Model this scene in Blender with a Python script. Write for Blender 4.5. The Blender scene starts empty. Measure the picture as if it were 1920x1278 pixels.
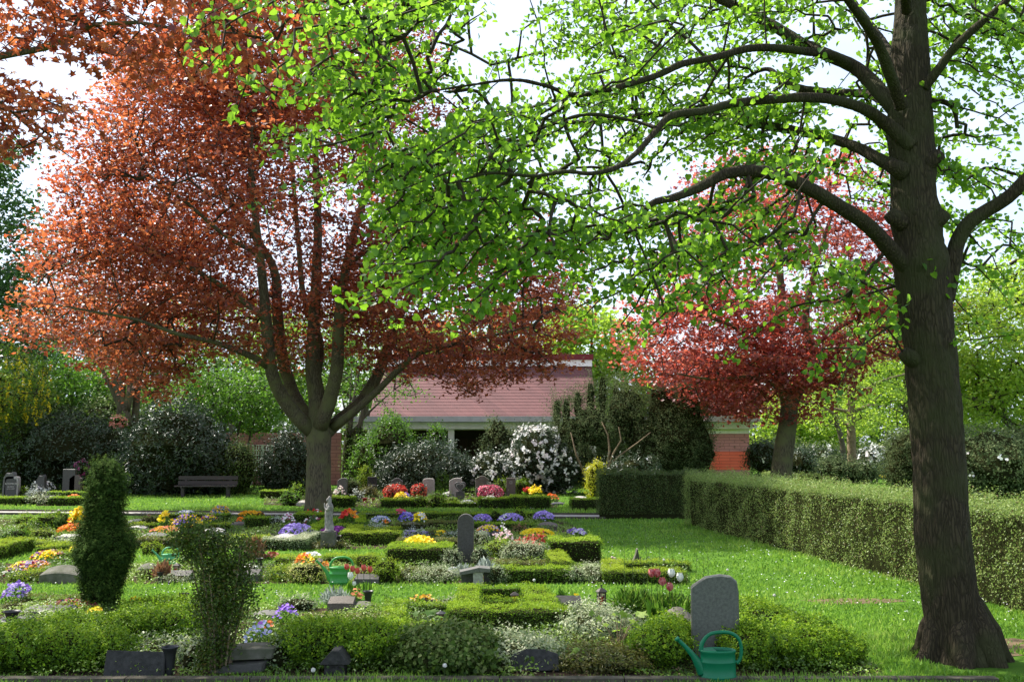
import bpy, bmesh, math, random
import numpy as np
from mathutils import Vector, noise as mnoise
R = math.radians
rng = np.random.default_rng(7)
random.seed(7)
SC = bpy.context.scene
COL = SC.collection

# ------------------------------------------------------------------ camera
F = 1920 * 35 / 36.0
PITCH = math.atan(196 / F)
CAMZ = 1.9
cam = bpy.data.cameras.new('camera')
cam.lens = 35; cam.sensor_width = 36; cam.clip_end = 2000; cam.clip_start = 0.05
camo = bpy.data.objects.new('camera', cam); COL.objects.link(camo)
camo.location = (0, 0, CAMZ); camo.rotation_euler = (math.pi / 2 + PITCH, 0, 0)
SC.camera = camo

# ------------------------------------------------------------------ light
SUN_AZ = R(-56)      # measured from +Y (into the scene), negative = to the left
SUN_EL = R(52)
world = bpy.data.worlds.new('World'); SC.world = world; world.use_nodes = True
wn = world.node_tree.nodes; wl = world.node_tree.links
for n in list(wn): wn.remove(n)
sky = wn.new('ShaderNodeTexSky'); sky.sky_type = 'NISHITA'; sky.sun_disc = False
sky.sun_elevation = SUN_EL; sky.sun_rotation = SUN_AZ
sky.air_density = 1.0; sky.dust_density = 2.0; sky.ozone_density = 1.0
tc = wn.new('ShaderNodeTexCoord')
mp = wn.new('ShaderNodeMapping'); mp.inputs['Scale'].default_value = (1.2, 1.2, 2.6)
nz = wn.new('ShaderNodeTexNoise'); nz.inputs['Scale'].default_value = 2.2; nz.inputs['Detail'].default_value = 7
nz.inputs['Roughness'].default_value = 0.55
rp = wn.new('ShaderNodeValToRGB'); rp.color_ramp.elements[0].position = 0.36; rp.color_ramp.elements[1].position = 0.62
rp.color_ramp.elements[0].color = (0.35, 0.35, 0.35, 1)
mx = wn.new('ShaderNodeMixRGB'); mx.inputs[2].default_value = (3.3, 3.8, 4.6, 1)
bg = wn.new('ShaderNodeBackground'); bg.inputs['Strength'].default_value = 0.15
wo = wn.new('ShaderNodeOutputWorld')
wl.new(tc.outputs['Generated'], mp.inputs[0]); wl.new(mp.outputs[0], nz.inputs[0])
wl.new(nz.outputs[0], rp.inputs[0]); wl.new(rp.outputs[0], mx.inputs[0])
wl.new(sky.outputs[0], mx.inputs[1]); wl.new(mx.outputs[0], bg.inputs[0]); wl.new(bg.outputs[0], wo.inputs[0])
sl = bpy.data.lights.new('sun', 'SUN'); sl.energy = 4.4; sl.angle = R(0.6); sl.color = (1.0, 0.95, 0.86)
slo = bpy.data.objects.new('sun', sl); COL.objects.link(slo)
sd = Vector((math.sin(SUN_AZ) * math.cos(SUN_EL), math.cos(SUN_AZ) * math.cos(SUN_EL), math.sin(SUN_EL)))
slo.rotation_euler = sd.to_track_quat('Z', 'Y').to_euler(); slo.location = (-30, 20, 40)
SC.view_settings.view_transform = 'Standard'; SC.view_settings.look = 'None'
SC.view_settings.exposure = 1.12; SC.view_settings.gamma = 1.0
SC.render.engine = 'CYCLES'
SC.cycles.max_bounces = 8; SC.cycles.diffuse_bounces = 4; SC.cycles.transmission_bounces = 4
SC.cycles.transparent_max_bounces = 8

# ------------------------------------------------------------------ photo measure -> world points
def ray(px, py):
    u = (px - 960) / F; v = (639 - py) / F
    return np.array([u, math.cos(PITCH) - v * math.sin(PITCH), math.sin(PITCH) + v * math.cos(PITCH)])
def P(px, py, Y):
    d = ray(px, py); t = Y / d[1]
    return np.array([d[0] * t, Y, CAMZ + d[2] * t])
def G(px, py, z=0.0):
    d = ray(px, py); t = (z - CAMZ) / d[2]
    return np.array([d[0] * t, d[1] * t, z])
def S(Y): return Y / F          # metres per photo pixel at depth Y
def project(p):
    p = np.atleast_2d(p); y = p[:, 1]; z = p[:, 2] - CAMZ
    dep = y * math.cos(PITCH) + z * math.sin(PITCH); up = -y * math.sin(PITCH) + z * math.cos(PITCH)
    return 960 + F * p[:, 0] / dep, 639 - F * up / dep
def inpoly(x, y, poly):
    poly = np.array(poly, float); r = np.zeros(len(x), bool); j = len(poly) - 1
    for i in range(len(poly)):
        xi, yi = poly[i]; xj, yj = poly[j]
        c = ((yi > y) != (yj > y)) & (x < (xj - xi) * (y - yi) / (yj - yi + 1e-9) + xi)
        r ^= c; j = i
    return r

# ------------------------------------------------------------------ object helpers
def tag(o, label=None, cat=None, group=None, kind=None):
    if label: o['label'] = label
    if cat: o['category'] = cat
    if group: o['group'] = group
    if kind: o['kind'] = kind
    return o
def thing(name, label, cat, loc=(0, 0, 0), group=None, rz=0):
    o = bpy.data.objects.new(name, None); COL.objects.link(o)
    o.location = loc; o.rotation_euler = (0, 0, rz); o.empty_display_size = 0.1
    return tag(o, label, cat, group)
def link(name, me, mats, parent=None, smooth=False):
    if not isinstance(mats, (list, tuple)): mats = [mats]
    for m in mats: me.materials.append(m)
    o = bpy.data.objects.new(name, me); COL.objects.link(o)
    if parent: o.parent = parent
    if smooth: me.polygons.foreach_set('use_smooth', np.ones(len(me.polygons), bool)); me.update()
    return o
def npmesh(name, V, FL, starts_size, rnd=None, mi=None):
    """V (n,3); FL flat loop vertex ids; starts_size = per-face size array"""
    me = bpy.data.meshes.new(name)
    me.vertices.add(len(V)); me.vertices.foreach_set('co', np.ascontiguousarray(V, np.float32).ravel())
    me.loops.add(len(FL)); me.loops.foreach_set('vertex_index', np.ascontiguousarray(FL, np.int32))
    sz = np.ascontiguousarray(starts_size, np.int32)
    st = np.concatenate([[0], np.cumsum(sz)[:-1]]).astype(np.int32)
    me.polygons.add(len(sz)); me.polygons.foreach_set('loop_start', st)
    try: me.polygons.foreach_set('loop_total', sz)
    except Exception: pass
    if mi is not None: me.polygons.foreach_set('material_index', np.ascontiguousarray(mi, np.int32))
    me.update(calc_edges=True)
    if rnd is not None:
        a = me.attributes.new('rnd', 'FLOAT', 'FACE'); a.data.foreach_set('value', np.ascontiguousarray(rnd, np.float32))
    me.validate()
    return me
def unit(v): return v / (np.linalg.norm(v, axis=-1, keepdims=True) + 1e-9)

TM = {
 'oval': (np.array([[0,-.5,0],[.27,0,.07],[0,.5,0],[-.27,0,.07]]), [[0,1,2],[0,2,3]]),
 'heart': (np.array([[0,-.38,0],[.3,-.47,.04],[.5,-.15,.1],[.36,.22,.06],[0,.62,-.06],[-.36,.22,.06],[-.5,-.15,.1],[-.3,-.47,.04]]), [[0,1,2,3,4],[0,4,5,6,7]]),
 'maple': (np.array([[0,-.4,0],[.45,-.36,.02],[.24,-.1,.05],[.62,.16,-.03],[.2,.2,.04],[0,.62,-.05],[-.2,.2,.04],[-.62,.16,-.03],[-.24,-.1,.05],[-.45,-.36,.02]]), [[0,1,2],[0,2,3,4],[0,4,5,6],[0,6,7,8],[0,8,9]]),
 'lobe': (np.array([[0,-.45,0],[.5,-.1,.06],[.2,.1,.03],[0,.6,0],[-.2,.1,.03],[-.5,-.1,.06]]), [[0,1,2],[0,2,3,4],[0,4,5]]),
 'spray': (np.array([[0,-.5,0],[.14,0,.05],[0,.55,0],[-.14,0,.05],[.06,-.25,0],[.45,.2,.1],[.1,-.02,0],[-.06,-.25,0],[-.45,.2,-.06],[-.1,-.02,0]]), [[0,1,2,3],[4,5,6],[7,9,8]]),
 'needle': (np.array([[-.09,-.5,0],[.09,-.5,0],[0,.6,.05]]), [[0,1,2]]),
 'flower': (np.array([[0,0,-.06],[.5,0,.06],[.16,.48,.05],[-.42,.3,.07],[-.42,-.3,.07],[.16,-.48,.05]]), [[0,1,2],[0,2,3],[0,3,4],[0,4,5],[0,5,1]]),
 'long': (np.array([[0,-.5,0],[.13,-.1,.03],[.1,.25,.02],[0,.5,-.05],[-.1,.25,.02],[-.13,-.1,.03]]), [[0,1,2,3],[0,3,4,5]]),
}
def leaves(name, parent, mats, C, N, size, tmpl='oval', axis=None, rnd=None, mi=None):
    C = np.asarray(C, float); n = len(C)
    N = unit(np.asarray(N, float))
    A = rng.normal(size=(n, 3)) if axis is None else np.asarray(axis, float) + rng.normal(size=(n, 3)) * .15
    T = unit(np.cross(A, N)); B = np.cross(N, T)
    tv, tf = TM[tmpl]; k = len(tv)
    s = np.broadcast_to(np.asarray(size, float), (n,))[:, None, None]
    fold = rng.uniform(.5, 2.4, (n, 1, 1))
    V = C[:, None, :] + s * (tv[None, :, 0:1] * T[:, None, :] + tv[None, :, 1:2] * B[:, None, :] + fold * tv[None, :, 2:3] * N[:, None, :])
    fl = np.concatenate([np.array(f) for f in tf]); sz = np.array([len(f) for f in tf])
    FL = (fl[None, :] + (np.arange(n) * k)[:, None]).ravel(); SZ = np.tile(sz, n)
    if rnd is None: rnd = rng.random(n)
    rr = np.repeat(np.clip(rnd, 0, .999), len(tf))
    m2 = None if mi is None else np.repeat(mi, len(tf))
    me = npmesh(name, V.reshape(-1, 3), FL, SZ, rr, m2)
    return link(name, me, mats, parent)

# ------------------------------------------------------------------ materials
MC = {}
def nodes_of(m):
    m.use_nodes = True; nt = m.node_tree
    for n in list(nt.nodes): nt.nodes.remove(n)
    return nt
def leafmat(name, cols, trans=None, tw=.4, rough=.45, spec=.35, const=False):
    if name in MC: return MC[name]
    m = bpy.data.materials.new(name); nt = nodes_of(m); N = nt.nodes; L = nt.links
    at = N.new('ShaderNodeAttribute'); at.attribute_name = 'rnd'
    def ramp(cs):
        r = N.new('ShaderNodeValToRGB'); cr = r.color_ramp
        if const: cr.interpolation = 'CONSTANT'
        while len(cr.elements) < len(cs): cr.elements.new(.5)
        for i, c in enumerate(cs):
            cr.elements[i].position = i / len(cs) if const else (i / max(1, len(cs) - 1))
            cr.elements[i].color = (*c, 1)
        L.new(at.outputs['Fac'], r.inputs[0]); return r
    if len(cols) == 1: cols = [cols[0], cols[0]]
    r1 = ramp(cols)
    pb = N.new('ShaderNodeBsdfPrincipled'); pb.inputs['Roughness'].default_value = rough
    pb.inputs['Specular IOR Level'].default_value = spec
    L.new(r1.outputs[0], pb.inputs['Base Color'])
    out = N.new('ShaderNodeOutputMaterial')
    if tw > 0:
        tr = N.new('ShaderNodeBsdfTranslucent')
        r2 = ramp(trans if trans else [tuple(min(1, x * 1.6) for x in c) for c in cols])
        L.new(r2.outputs[0], tr.inputs[0])
        ms = N.new('ShaderNodeMixShader'); ms.inputs[0].default_value = tw
        L.new(pb.outputs[0], ms.inputs[1]); L.new(tr.outputs[0], ms.inputs[2]); L.new(ms.outputs[0], out.inputs[0])
    else: L.new(pb.outputs[0], out.inputs[0])
    MC[name] = m; return m
def solid(name, c1, c2=None, scale=8, rough=.8, bump=.0, spec=.3, stretch=(1, 1, 1), detail=6, metal=0, gen='Object', lo=.35, hi=.65, bscale=None):
    if name in MC: return MC[name]
    m = bpy.data.materials.new(name); nt = nodes_of(m); N = nt.nodes; L = nt.links
    pb = N.new('ShaderNodeBsdfPrincipled'); pb.inputs['Roughness'].default_value = rough
    pb.inputs['Specular IOR Level'].default_value = spec; pb.inputs['Metallic'].default_value = metal
    out = N.new('ShaderNodeOutputMaterial'); L.new(pb.outputs[0], out.inputs[0])
    c2 = c2 or tuple(x * .75 for x in c1)
    tcn = N.new('ShaderNodeTexCoord'); mpn = N.new('ShaderNodeMapping'); mpn.inputs['Scale'].default_value = stretch
    L.new(tcn.outputs[gen], mpn.inputs[0])
    ns = N.new('ShaderNodeTexNoise'); ns.inputs['Scale'].default_value = scale; ns.inputs['Detail'].default_value = detail
    ns.inputs['Roughness'].default_value = .65
    L.new(mpn.outputs[0], ns.inputs[0])
    cr = N.new('ShaderNodeValToRGB'); cr.color_ramp.elements[0].position = lo; cr.color_ramp.elements[1].position = hi
    cr.color_ramp.elements[0].color = (*c2, 1); cr.color_ramp.elements[1].color = (*c1, 1)
    L.new(ns.outputs[0], cr.inputs[0]); L.new(cr.outputs[0], pb.inputs['Base Color'])
    if bump > 0:
        n2 = N.new('ShaderNodeTexNoise'); n2.inputs['Scale'].default_value = bscale or scale * 4; n2.inputs['Detail'].default_value = 4
        L.new(mpn.outputs[0], n2.inputs[0])
        bp = N.new('ShaderNodeBump'); bp.inputs['Strength'].default_value = bump; bp.inputs['Distance'].default_value = .01
        L.new(n2.outputs[0], bp.inputs['Height']); L.new(bp.outputs[0], pb.inputs['Normal'])
    MC[name] = m; return m
def barkmat(name, c1, c2, c3, vs=14, bump=.8, dist=.02, stretch=(1, 1, .28)):
    m = bpy.data.materials.new(name); nt = nodes_of(m); N = nt.nodes; L = nt.links
    pb = N.new('ShaderNodeBsdfPrincipled'); pb.inputs['Roughness'].default_value = .9; pb.inputs['Specular IOR Level'].default_value = .15
    out = N.new('ShaderNodeOutputMaterial'); L.new(pb.outputs[0], out.inputs[0])
    tcn = N.new('ShaderNodeTexCoord'); mpn = N.new('ShaderNodeMapping'); mpn.inputs['Scale'].default_value = stretch
    L.new(tcn.outputs['Object'], mpn.inputs[0])
    n0 = N.new('ShaderNodeTexNoise'); n0.inputs['Scale'].default_value = 5; n0.inputs['Detail'].default_value = 5
    L.new(mpn.outputs[0], n0.inputs[0])
    ad = N.new('ShaderNodeMixRGB'); ad.blend_type = 'ADD'; ad.inputs[0].default_value = .18
    L.new(mpn.outputs[0], ad.inputs[1]); L.new(n0.outputs['Color'], ad.inputs[2])
    vo = N.new('ShaderNodeTexVoronoi'); vo.feature = 'DISTANCE_TO_EDGE'; vo.inputs['Scale'].default_value = vs
    L.new(ad.outputs[0], vo.inputs['Vector'])
    cr = N.new('ShaderNodeValToRGB'); cr.color_ramp.elements[0].position = .0; cr.color_ramp.elements[1].position = .22
    cr.color_ramp.elements[0].color = (*c2, 1); cr.color_ramp.elements[1].color = (*c1, 1)
    L.new(vo.outputs['Distance'], cr.inputs[0])
    n1 = N.new('ShaderNodeTexNoise'); n1.inputs['Scale'].default_value = 2.2; n1.inputs['Detail'].default_value = 8
    L.new(tcn.outputs['Object'], n1.inputs[0])
    r2 = N.new('ShaderNodeValToRGB'); r2.color_ramp.elements[0].position = .45; r2.color_ramp.elements[1].position = .62
    L.new(n1.outputs[0], r2.inputs[0])
    mm = N.new('ShaderNodeMixRGB'); mm.inputs[2].default_value = (*c3, 1)
    L.new(r2.outputs[0], mm.inputs[0]); L.new(cr.outputs[0], mm.inputs[1]); L.new(mm.outputs[0], pb.inputs['Base Color'])
    n3 = N.new('ShaderNodeTexNoise'); n3.inputs['Scale'].default_value = 60; n3.inputs['Detail'].default_value = 5
    L.new(mpn.outputs[0], n3.inputs[0])
    mh = N.new('ShaderNodeMath'); mh.operation = 'MULTIPLY_ADD'; mh.inputs[1].default_value = .35
    cl = N.new('ShaderNodeMath'); cl.operation = 'MINIMUM'; cl.inputs[1].default_value = .25
    L.new(vo.outputs['Distance'], cl.inputs[0]); L.new(n3.outputs[0], mh.inputs[0]); L.new(cl.outputs[0], mh.inputs[2])
    bp = N.new('ShaderNodeBump'); bp.inputs['Strength'].default_value = bump; bp.inputs['Distance'].default_value = dist
    L.new(mh.outputs[0], bp.inputs['Height']); L.new(bp.outputs[0], pb.inputs['Normal'])
    MC[name] = m; return m

M_bark = barkmat('linden_bark', (.058, .045, .027), (.026, .020, .013), (.045, .045, .020), vs=30, bump=1.0, dist=.03, stretch=(1.3, 1.3, .20))
M_bark_m = barkmat('maple_bark', (.13, .115, .07), (.05, .042, .028), (.12, .125, .055), vs=26, bump=.5, stretch=(1, 1, .14))
M_twig = solid('twig_bark', (.05, .038, .022), (.028, .02, .013), rough=.9)
M_twig_l = solid('pale_twig', (.26, .2, .12), (.14, .1, .06), rough=.9)
M_bark_f = solid('far_bark', (.13, .11, .075), (.06, .05, .035), scale=6, rough=.9, stretch=(1, 1, .2))
M_core = solid('shade_dark_core', (.030, .036, .012), (.014, .013, .007), scale=30, rough=1, spec=0)  # dark fill colour standing for the shade between the leaves
M_linden = leafmat('linden_leaf', [(.034, .085, .012), (.065, .15, .018), (.11, .21, .028)], [(.16, .36, .02), (.29, .56, .03), (.45, .74, .07)], tw=.5, rough=.42)
M_maple = leafmat('copper_maple_leaf', [(.08, .025, .026), (.17, .055, .042), (.29, .12, .085)], [(.38, .065, .03), (.72, .17, .055), (.9, .32, .11)], tw=.42, rough=.4, spec=.5)
M_maple2 = leafmat('purple_maple_leaf', [(.10, .026, .030), (.20, .05, .048), (.32, .12, .10)], [(.40, .055, .04), (.72, .13, .08), (.86, .26, .15)], tw=.4, rough=.4, spec=.5)
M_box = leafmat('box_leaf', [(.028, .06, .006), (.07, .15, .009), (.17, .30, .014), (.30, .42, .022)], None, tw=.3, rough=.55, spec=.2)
M_boxy = leafmat('yellow_box_leaf', [(.04, .08, .008), (.10, .18, .012), (.22, .32, .02), (.33, .41, .03)], None, tw=.3, rough=.6, spec=.15)
M_boxb = leafmat('brownish_box_leaf', [(.03, .04, .01), (.08, .09, .02), (.15, .13, .03), (.16, .19, .03)], None, tw=.25)
M_thuja = leafmat('thuja_leaf', [(.05, .09, .016), (.13, .20, .04), (.23, .33, .07), (.33, .42, .11), (.2, .13, .05)], None, tw=.25)
M_thuja_shade = leafmat('shaded_thuja_leaf', [(.02, .045, .009), (.05, .095, .016), (.09, .14, .024), (.14, .13, .04)], None, tw=.2)  # thuja leaf darkened for the hedge face turned away from the sun
M_cypress = leafmat('cypress_leaf', [(.018, .04, .010), (.05, .095, .018), (.11, .17, .035)], None, tw=.25, rough=.8, spec=.04)
M_rhodo = leafmat('rhododendron_leaf', [(.014, .034, .012), (.035, .065, .026), (.075, .11, .05)], None, tw=.12, rough=.38, spec=.45)
M_yew = leafmat('yew_leaf', [(.03, .055, .018), (.09, .13, .05), (.18, .22, .09)], None, tw=.2, rough=.7, spec=.1)
M_ivy = leafmat('ivy_leaf', [(.025, .05, .008), (.055, .105, .014), (.11, .17, .03), (.2, .24, .08)], None, tw=.25, rough=.55, spec=.2)
M_vari = leafmat('variegated_leaf', [(.05, .09, .03), (.12, .18, .07), (.33, .38, .20), (.48, .50, .32)], None, tw=.25)
M_silver = leafmat('silver_leaf', [(.16, .2, .16), (.35, .40, .33), (.5, .55, .48)], None, tw=.2)
M_green = leafmat('fresh_leaf', [(.035, .09, .01), (.08, .18, .015), (.14, .27, .025)], None, tw=.4)
M_lime = leafmat('lime_leaf', [(.09, .17, .02), (.19, .30, .04), (.32, .44, .07)], [(.3, .5, .03), (.5, .72, .06), (.65, .8, .1)], tw=.45)
M_bgg = leafmat('far_leaf', [(.04, .08, .015), (.08, .14, .02), (.14, .22, .03)], [(.2, .36, .03), (.3, .5, .05), (.42, .6, .08)], tw=.4)
M_gold = leafmat('gold_thuja_leaf', [(.25, .30, .01), (.50, .50, .02), (.65, .60, .03)], None, tw=.3)
M_dead = leafmat('dry_leaf', [(.20, .09, .04), (.32, .18, .09), (.16, .06, .03)], None, tw=.2)
M_grass = leafmat('grass_blade', [(.05, .12, .014), (.10, .22, .022), (.17, .31, .035), (.26, .37, .08)], [(.16, .36, .03), (.26, .5, .05), (.38, .62, .08), (.48, .6, .14)], tw=.35)
M_gcov = leafmat('ground_cover_leaf', [(.04, .08, .012), (.10, .19, .02), (.20, .32, .03), (.34, .40, .16)], None, tw=.25)
M_litter = leafmat('leaf_litter', [(.12, .07, .035), (.2, .13, .07), (.09, .05, .025), (.26, .2, .13)], None, tw=.1)

M_granite = solid('grey_granite', (.165, .16, .145), (.09, .088, .078), scale=60, rough=.6, bump=.2)
M_granite_d = solid('dark_granite', (.095, .09, .082), (.055, .053, .048), scale=50, rough=.45, bump=.15)
M_granite_b = solid('brown_granite', (.14, .118, .095), (.08, .068, .055), scale=40, rough=.65, bump=.25)
M_granite_l = solid('light_granite', (.42, .40, .36), (.28, .26, .23), scale=30, rough=.7, bump=.3)
M_mossy = solid('mossy_stone', (.15, .14, .115), (.07, .075, .045), scale=7, rough=.9, bump=.5)
M_slate = solid('slate_stone', (.058, .056, .054), (.03, .03, .028), scale=25, rough=.85, bump=.3, spec=.12)
M_statue = solid('weathered_statue', (.36, .34, .31), (.14, .13, .12), scale=14, rough=.85, bump=.3)
M_black = solid('black_plastic', (.014, .014, .016), (.02, .02, .022), rough=.4, spec=.5)
M_iron = solid('dark_bronze', (.045, .035, .03), (.025, .02, .018), rough=.5, spec=.5, metal=.4)
M_redglass = solid('red_candle', (.45, .03, .02), (.30, .02, .015), rough=.25, spec=.6)
M_candle = solid('pale_glass', (.50, .36, .26), (.36, .25, .18), rough=.3, spec=.5)
M_terra = solid('terracotta', (.30, .12, .07), (.2, .08, .05), rough=.8)
M_redpot = solid('red_glazed_pot', (.30, .02, .015), (.2, .012, .01), rough=.2, spec=.6)
M_pinkst = solid('pink_stone', (.50, .38, .33), (.36, .27, .23), scale=30, rough=.6)
M_cang = solid('green_can_plastic', (.002, .16, .070), (.002, .14, .062), scale=4, rough=.42, spec=.35, bump=.05, bscale=30)
M_canl = solid('light_green_can_plastic', (.05, .30, .06), (.04, .26, .05), scale=4, rough=.4, spec=.5)
M_canp = solid('pale_green_can_plastic', (.10, .42, .18), (.08, .36, .15), scale=4, rough=.4, spec=.5)
M_letter = solid('pale_lettering', (.6, .58, .52), (.5, .48, .43), rough=.7)
M_bench = solid('bench_wood', (.085, .07, .065), (.045, .038, .036), scale=5, rough=.7, stretch=(.4, 8, 8), spec=.3)
M_soil = solid('soil', (.075, .052, .035), (.035, .024, .016), scale=6, rough=1, bump=.8, bscale=60, spec=.05)
M_gold_l = None

# ------------------------------------------------------------------ shape builders
def catmull(pts, rs, step):
    pts = np.array(pts, float); rs = np.array(rs, float); oP = []; oR = []
    n = len(pts)
    for i in range(n - 1):
        p0 = pts[max(i - 1, 0)]; p1 = pts[i]; p2 = pts[i + 1]; p3 = pts[min(i + 2, n - 1)]
        k = max(1, int(np.linalg.norm(p2 - p1) / step))
        for j in range(k):
            t = j / k
            oP.append(.5 * ((2 * p1) + (-p0 + p2) * t + (2 * p0 - 5 * p1 + 4 * p2 - p3) * t * t + (-p0 + 3 * p1 - 3 * p2 + p3) * t ** 3))
            oR.append(rs[i] * (1 - t) + rs[i + 1] * t)
    oP.append(pts[-1]); oR.append(rs[-1])
    return np.array(oP), np.array(oR)
class MB:
    def __init__(s): s.V = []; s.F = []; s.n = 0; s.mi = []
    def add(s, V, Fs, mi=0):
        s.V.append(np.asarray(V, float)); s.F += [[a + s.n for a in f] for f in Fs]; s.mi += [mi] * len(Fs); s.n += len(V)
    def tube(s, pts, rs, k=8, rough=0, mi=0, cap=True, flat=(1, 1), seed=0, fis=0):
        pts = np.asarray(pts, float); n = len(pts)
        rs = np.broadcast_to(np.asarray(rs, float), (n,))
        T = unit(np.gradient(pts, axis=0)); ref = np.array([0.13, .97, .2]) if abs(T[0][2]) > .7 else np.array([0, 0, 1.])
        V = []; u = unit(np.cross(T[0], ref))
        for i in range(n):
            u = unit(u - T[i] * np.dot(u, T[i])); w = np.cross(T[i], u)
            for j in range(k):
                a = 2 * math.pi * j / k
                d = u * math.cos(a) * flat[0] + w * math.sin(a) * flat[1]; r = rs[i]
                if rough:
                    q = pts[i] + d * rs[i]
                    r *= 1 + rough * (mnoise.noise(Vector(q * 2.2 + seed)) + .5 * mnoise.noise(Vector((q[0] * 14, q[1] * 14, q[2] * 4))))
                if fis:
                    q = pts[i] + d * rs[i]; w_ = mnoise.noise(Vector((q[0] * 3, q[1] * 3, q[2] * 2))) * .6
                    v1 = abs(mnoise.noise(Vector((q[0] * 13 + w_, q[1] * 13, q[2] * 3.2)))); v2 = abs(mnoise.noise(Vector((q[0] * 22, q[1] * 22, q[2] * 9 + 5))))
                    r += fis * (min(v1, .22) * 3.2 + min(v2, .2) * 1.4 - .8)
                V.append(pts[i] + d * r)
        Fs = [[i * k + j, i * k + (j + 1) % k, (i + 1) * k + (j + 1) % k, (i + 1) * k + j] for i in range(n - 1) for j in range(k)]
        if cap: Fs += [list(range(k))[::-1], [(n - 1) * k + j for j in range(k)]]
        s.add(V, Fs, mi)
    def box(s, c, h, rz=0, mi=0, taper=1.0, rx=0):
        V = []
        for z in (-1, 1):
            t = taper if z > 0 else 1
            for x, y in ((-1, -1), (1, -1), (1, 1), (-1, 1)): V.append((x * h[0] * t, y * h[1] * t, z * h[2]))
        V = np.array(V)
        if rx: cx, sx = math.cos(rx), math.sin(rx); V = V @ np.array([[1, 0, 0], [0, cx, sx], [0, -sx, cx]])
        if rz: cz, sz = math.cos(rz), math.sin(rz); V = V @ np.array([[cz, sz, 0], [-sz, cz, 0], [0, 0, 1]])
        s.add(V + np.array(c), [[3, 2, 1, 0], [4, 5, 6, 7], [0, 1, 5, 4], [1, 2, 6, 5], [2, 3, 7, 6], [3, 0, 4, 7]], mi)
    def lathe(s, prof, c=(0, 0, 0), k=20, sx=1, sy=1, mi=0, cap=True):
        V = [(c[0] + r * sx * math.cos(2 * math.pi * j / k), c[1] + r * sy * math.sin(2 * math.pi * j / k), c[2] + z) for r, z in prof for j in range(k)]
        n = len(prof)
        Fs = [[i * k + j, i * k + (j + 1) % k, (i + 1) * k + (j + 1) % k, (i + 1) * k + j] for i in range(n - 1) for j in range(k)]
        if cap: Fs += [list(range(k))[::-1], [(n - 1) * k + j for j in range(k)]]
        s.add(V, Fs, mi)
    def prism(s, outline, y0, y1, bev=0, mi=0):
        """outline (x,z) counter-clockwise seen from -Y; extruded from y0 (front) to y1 (back)"""
        o = np.array(outline, float); n = len(o)
        if bev:
            c = o.mean(0); ins = c + (o - c) * (1 - bev / (np.abs(o - c).max() + 1e-6))
            rows = [(ins, y0), (o, y0 + bev), (o, y1 - bev), (ins, y1)]
        else: rows = [(o, y0), (o, y1)]
        V = [(x, y, z) for (oo, y) in rows for x, z in oo]; m = len(rows)
        Fs = [[i * n + j, i * n + (j + 1) % n, (i + 1) * n + (j + 1) % n, (i + 1) * n + j][::-1] for i in range(m - 1) for j in range(n)]
        Fs += [list(range(n)), [(m - 1) * n + j for j in range(n)][::-1]]
        s.add(V, Fs, mi)
    def ell(s, c, r, k=14, m=8, lump=0, mi=0, seed=0, zmin=None):
        V = []
        for i in range(m + 1):
            th = math.pi * i / m
            for j in range(k):
                a = 2 * math.pi * j / k; d = np.array([math.sin(th) * math.cos(a), math.sin(th) * math.sin(a), math.cos(th)])
                q = 1 + (lump * mnoise.noise(Vector(d * 2.1 + seed)) if lump else 0)
                v = np.array(c) + d * np.array(r) * q
                if zmin is not None: v[2] = max(v[2], zmin)
                V.append(v)
        s.add(V, [[i * k + j, (i + 1) * k + j, (i + 1) * k + (j + 1) % k, i * k + (j + 1) % k] for i in range(m) for j in range(k)], mi)
    def build(s, name, mats, parent=None, smooth=False, off=None):
        V = np.concatenate(s.V)
        if off is not None: V = V + np.array(off)
        me = bpy.data.meshes.new(name); me.from_pydata([tuple(v) for v in V], [], s.F)
        if any(s.mi): me.polygons.foreach_set('material_index', s.mi)
        me.validate(); me.update()
        bm = bmesh.new(); bm.from_mesh(me); bmesh.ops.recalc_face_normals(bm, faces=bm.faces); bm.to_mesh(me); bm.free()
        return link(name, me, mats, parent, smooth)

def edge_tubes(name, A, B, ra, rb, k, mat, parent, lb=None):
    A = np.asarray(A); B = np.asarray(B); E = len(A)
    T = unit(B - A); ref = np.where(np.abs(T[:, 2:3]) > .8, np.array([[1., 0, 0]]), np.array([[0, 0, 1.]]))
    u = unit(np.cross(T, ref)); w = np.cross(T, u)
    an = 2 * math.pi * np.arange(k) / k
    D = u[:, None, :] * np.cos(an)[None, :, None] + w[:, None, :] * np.sin(an)[None, :, None]
    V = np.concatenate([A[:, None, :] + D * ra[:, None, None], B[:, None, :] + D * rb[:, None, None]], axis=1).reshape(-1, 3)
    j = np.arange(k); q = np.stack([j, (j + 1) % k, k + (j + 1) % k, k + j], 1)
    FL = (q[None] + (np.arange(E) * 2 * k)[:, None, None]).ravel()
    SZ = np.full(E * k, 4); mi = np.full(E * k, 1)
    if lb is not None and lb.n:
        V0 = np.concatenate(lb.V); FL = np.concatenate([FL, np.concatenate([np.array(f) for f in lb.F]) + len(V)]); V = np.concatenate([V, V0])
        SZ = np.concatenate([SZ, [len(f) for f in lb.F]]); mi = np.concatenate([mi, np.zeros(len(lb.F), int)])
    return link(name, npmesh(name, V, FL, SZ, None, mi), mat, parent, smooth=True)

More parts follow.
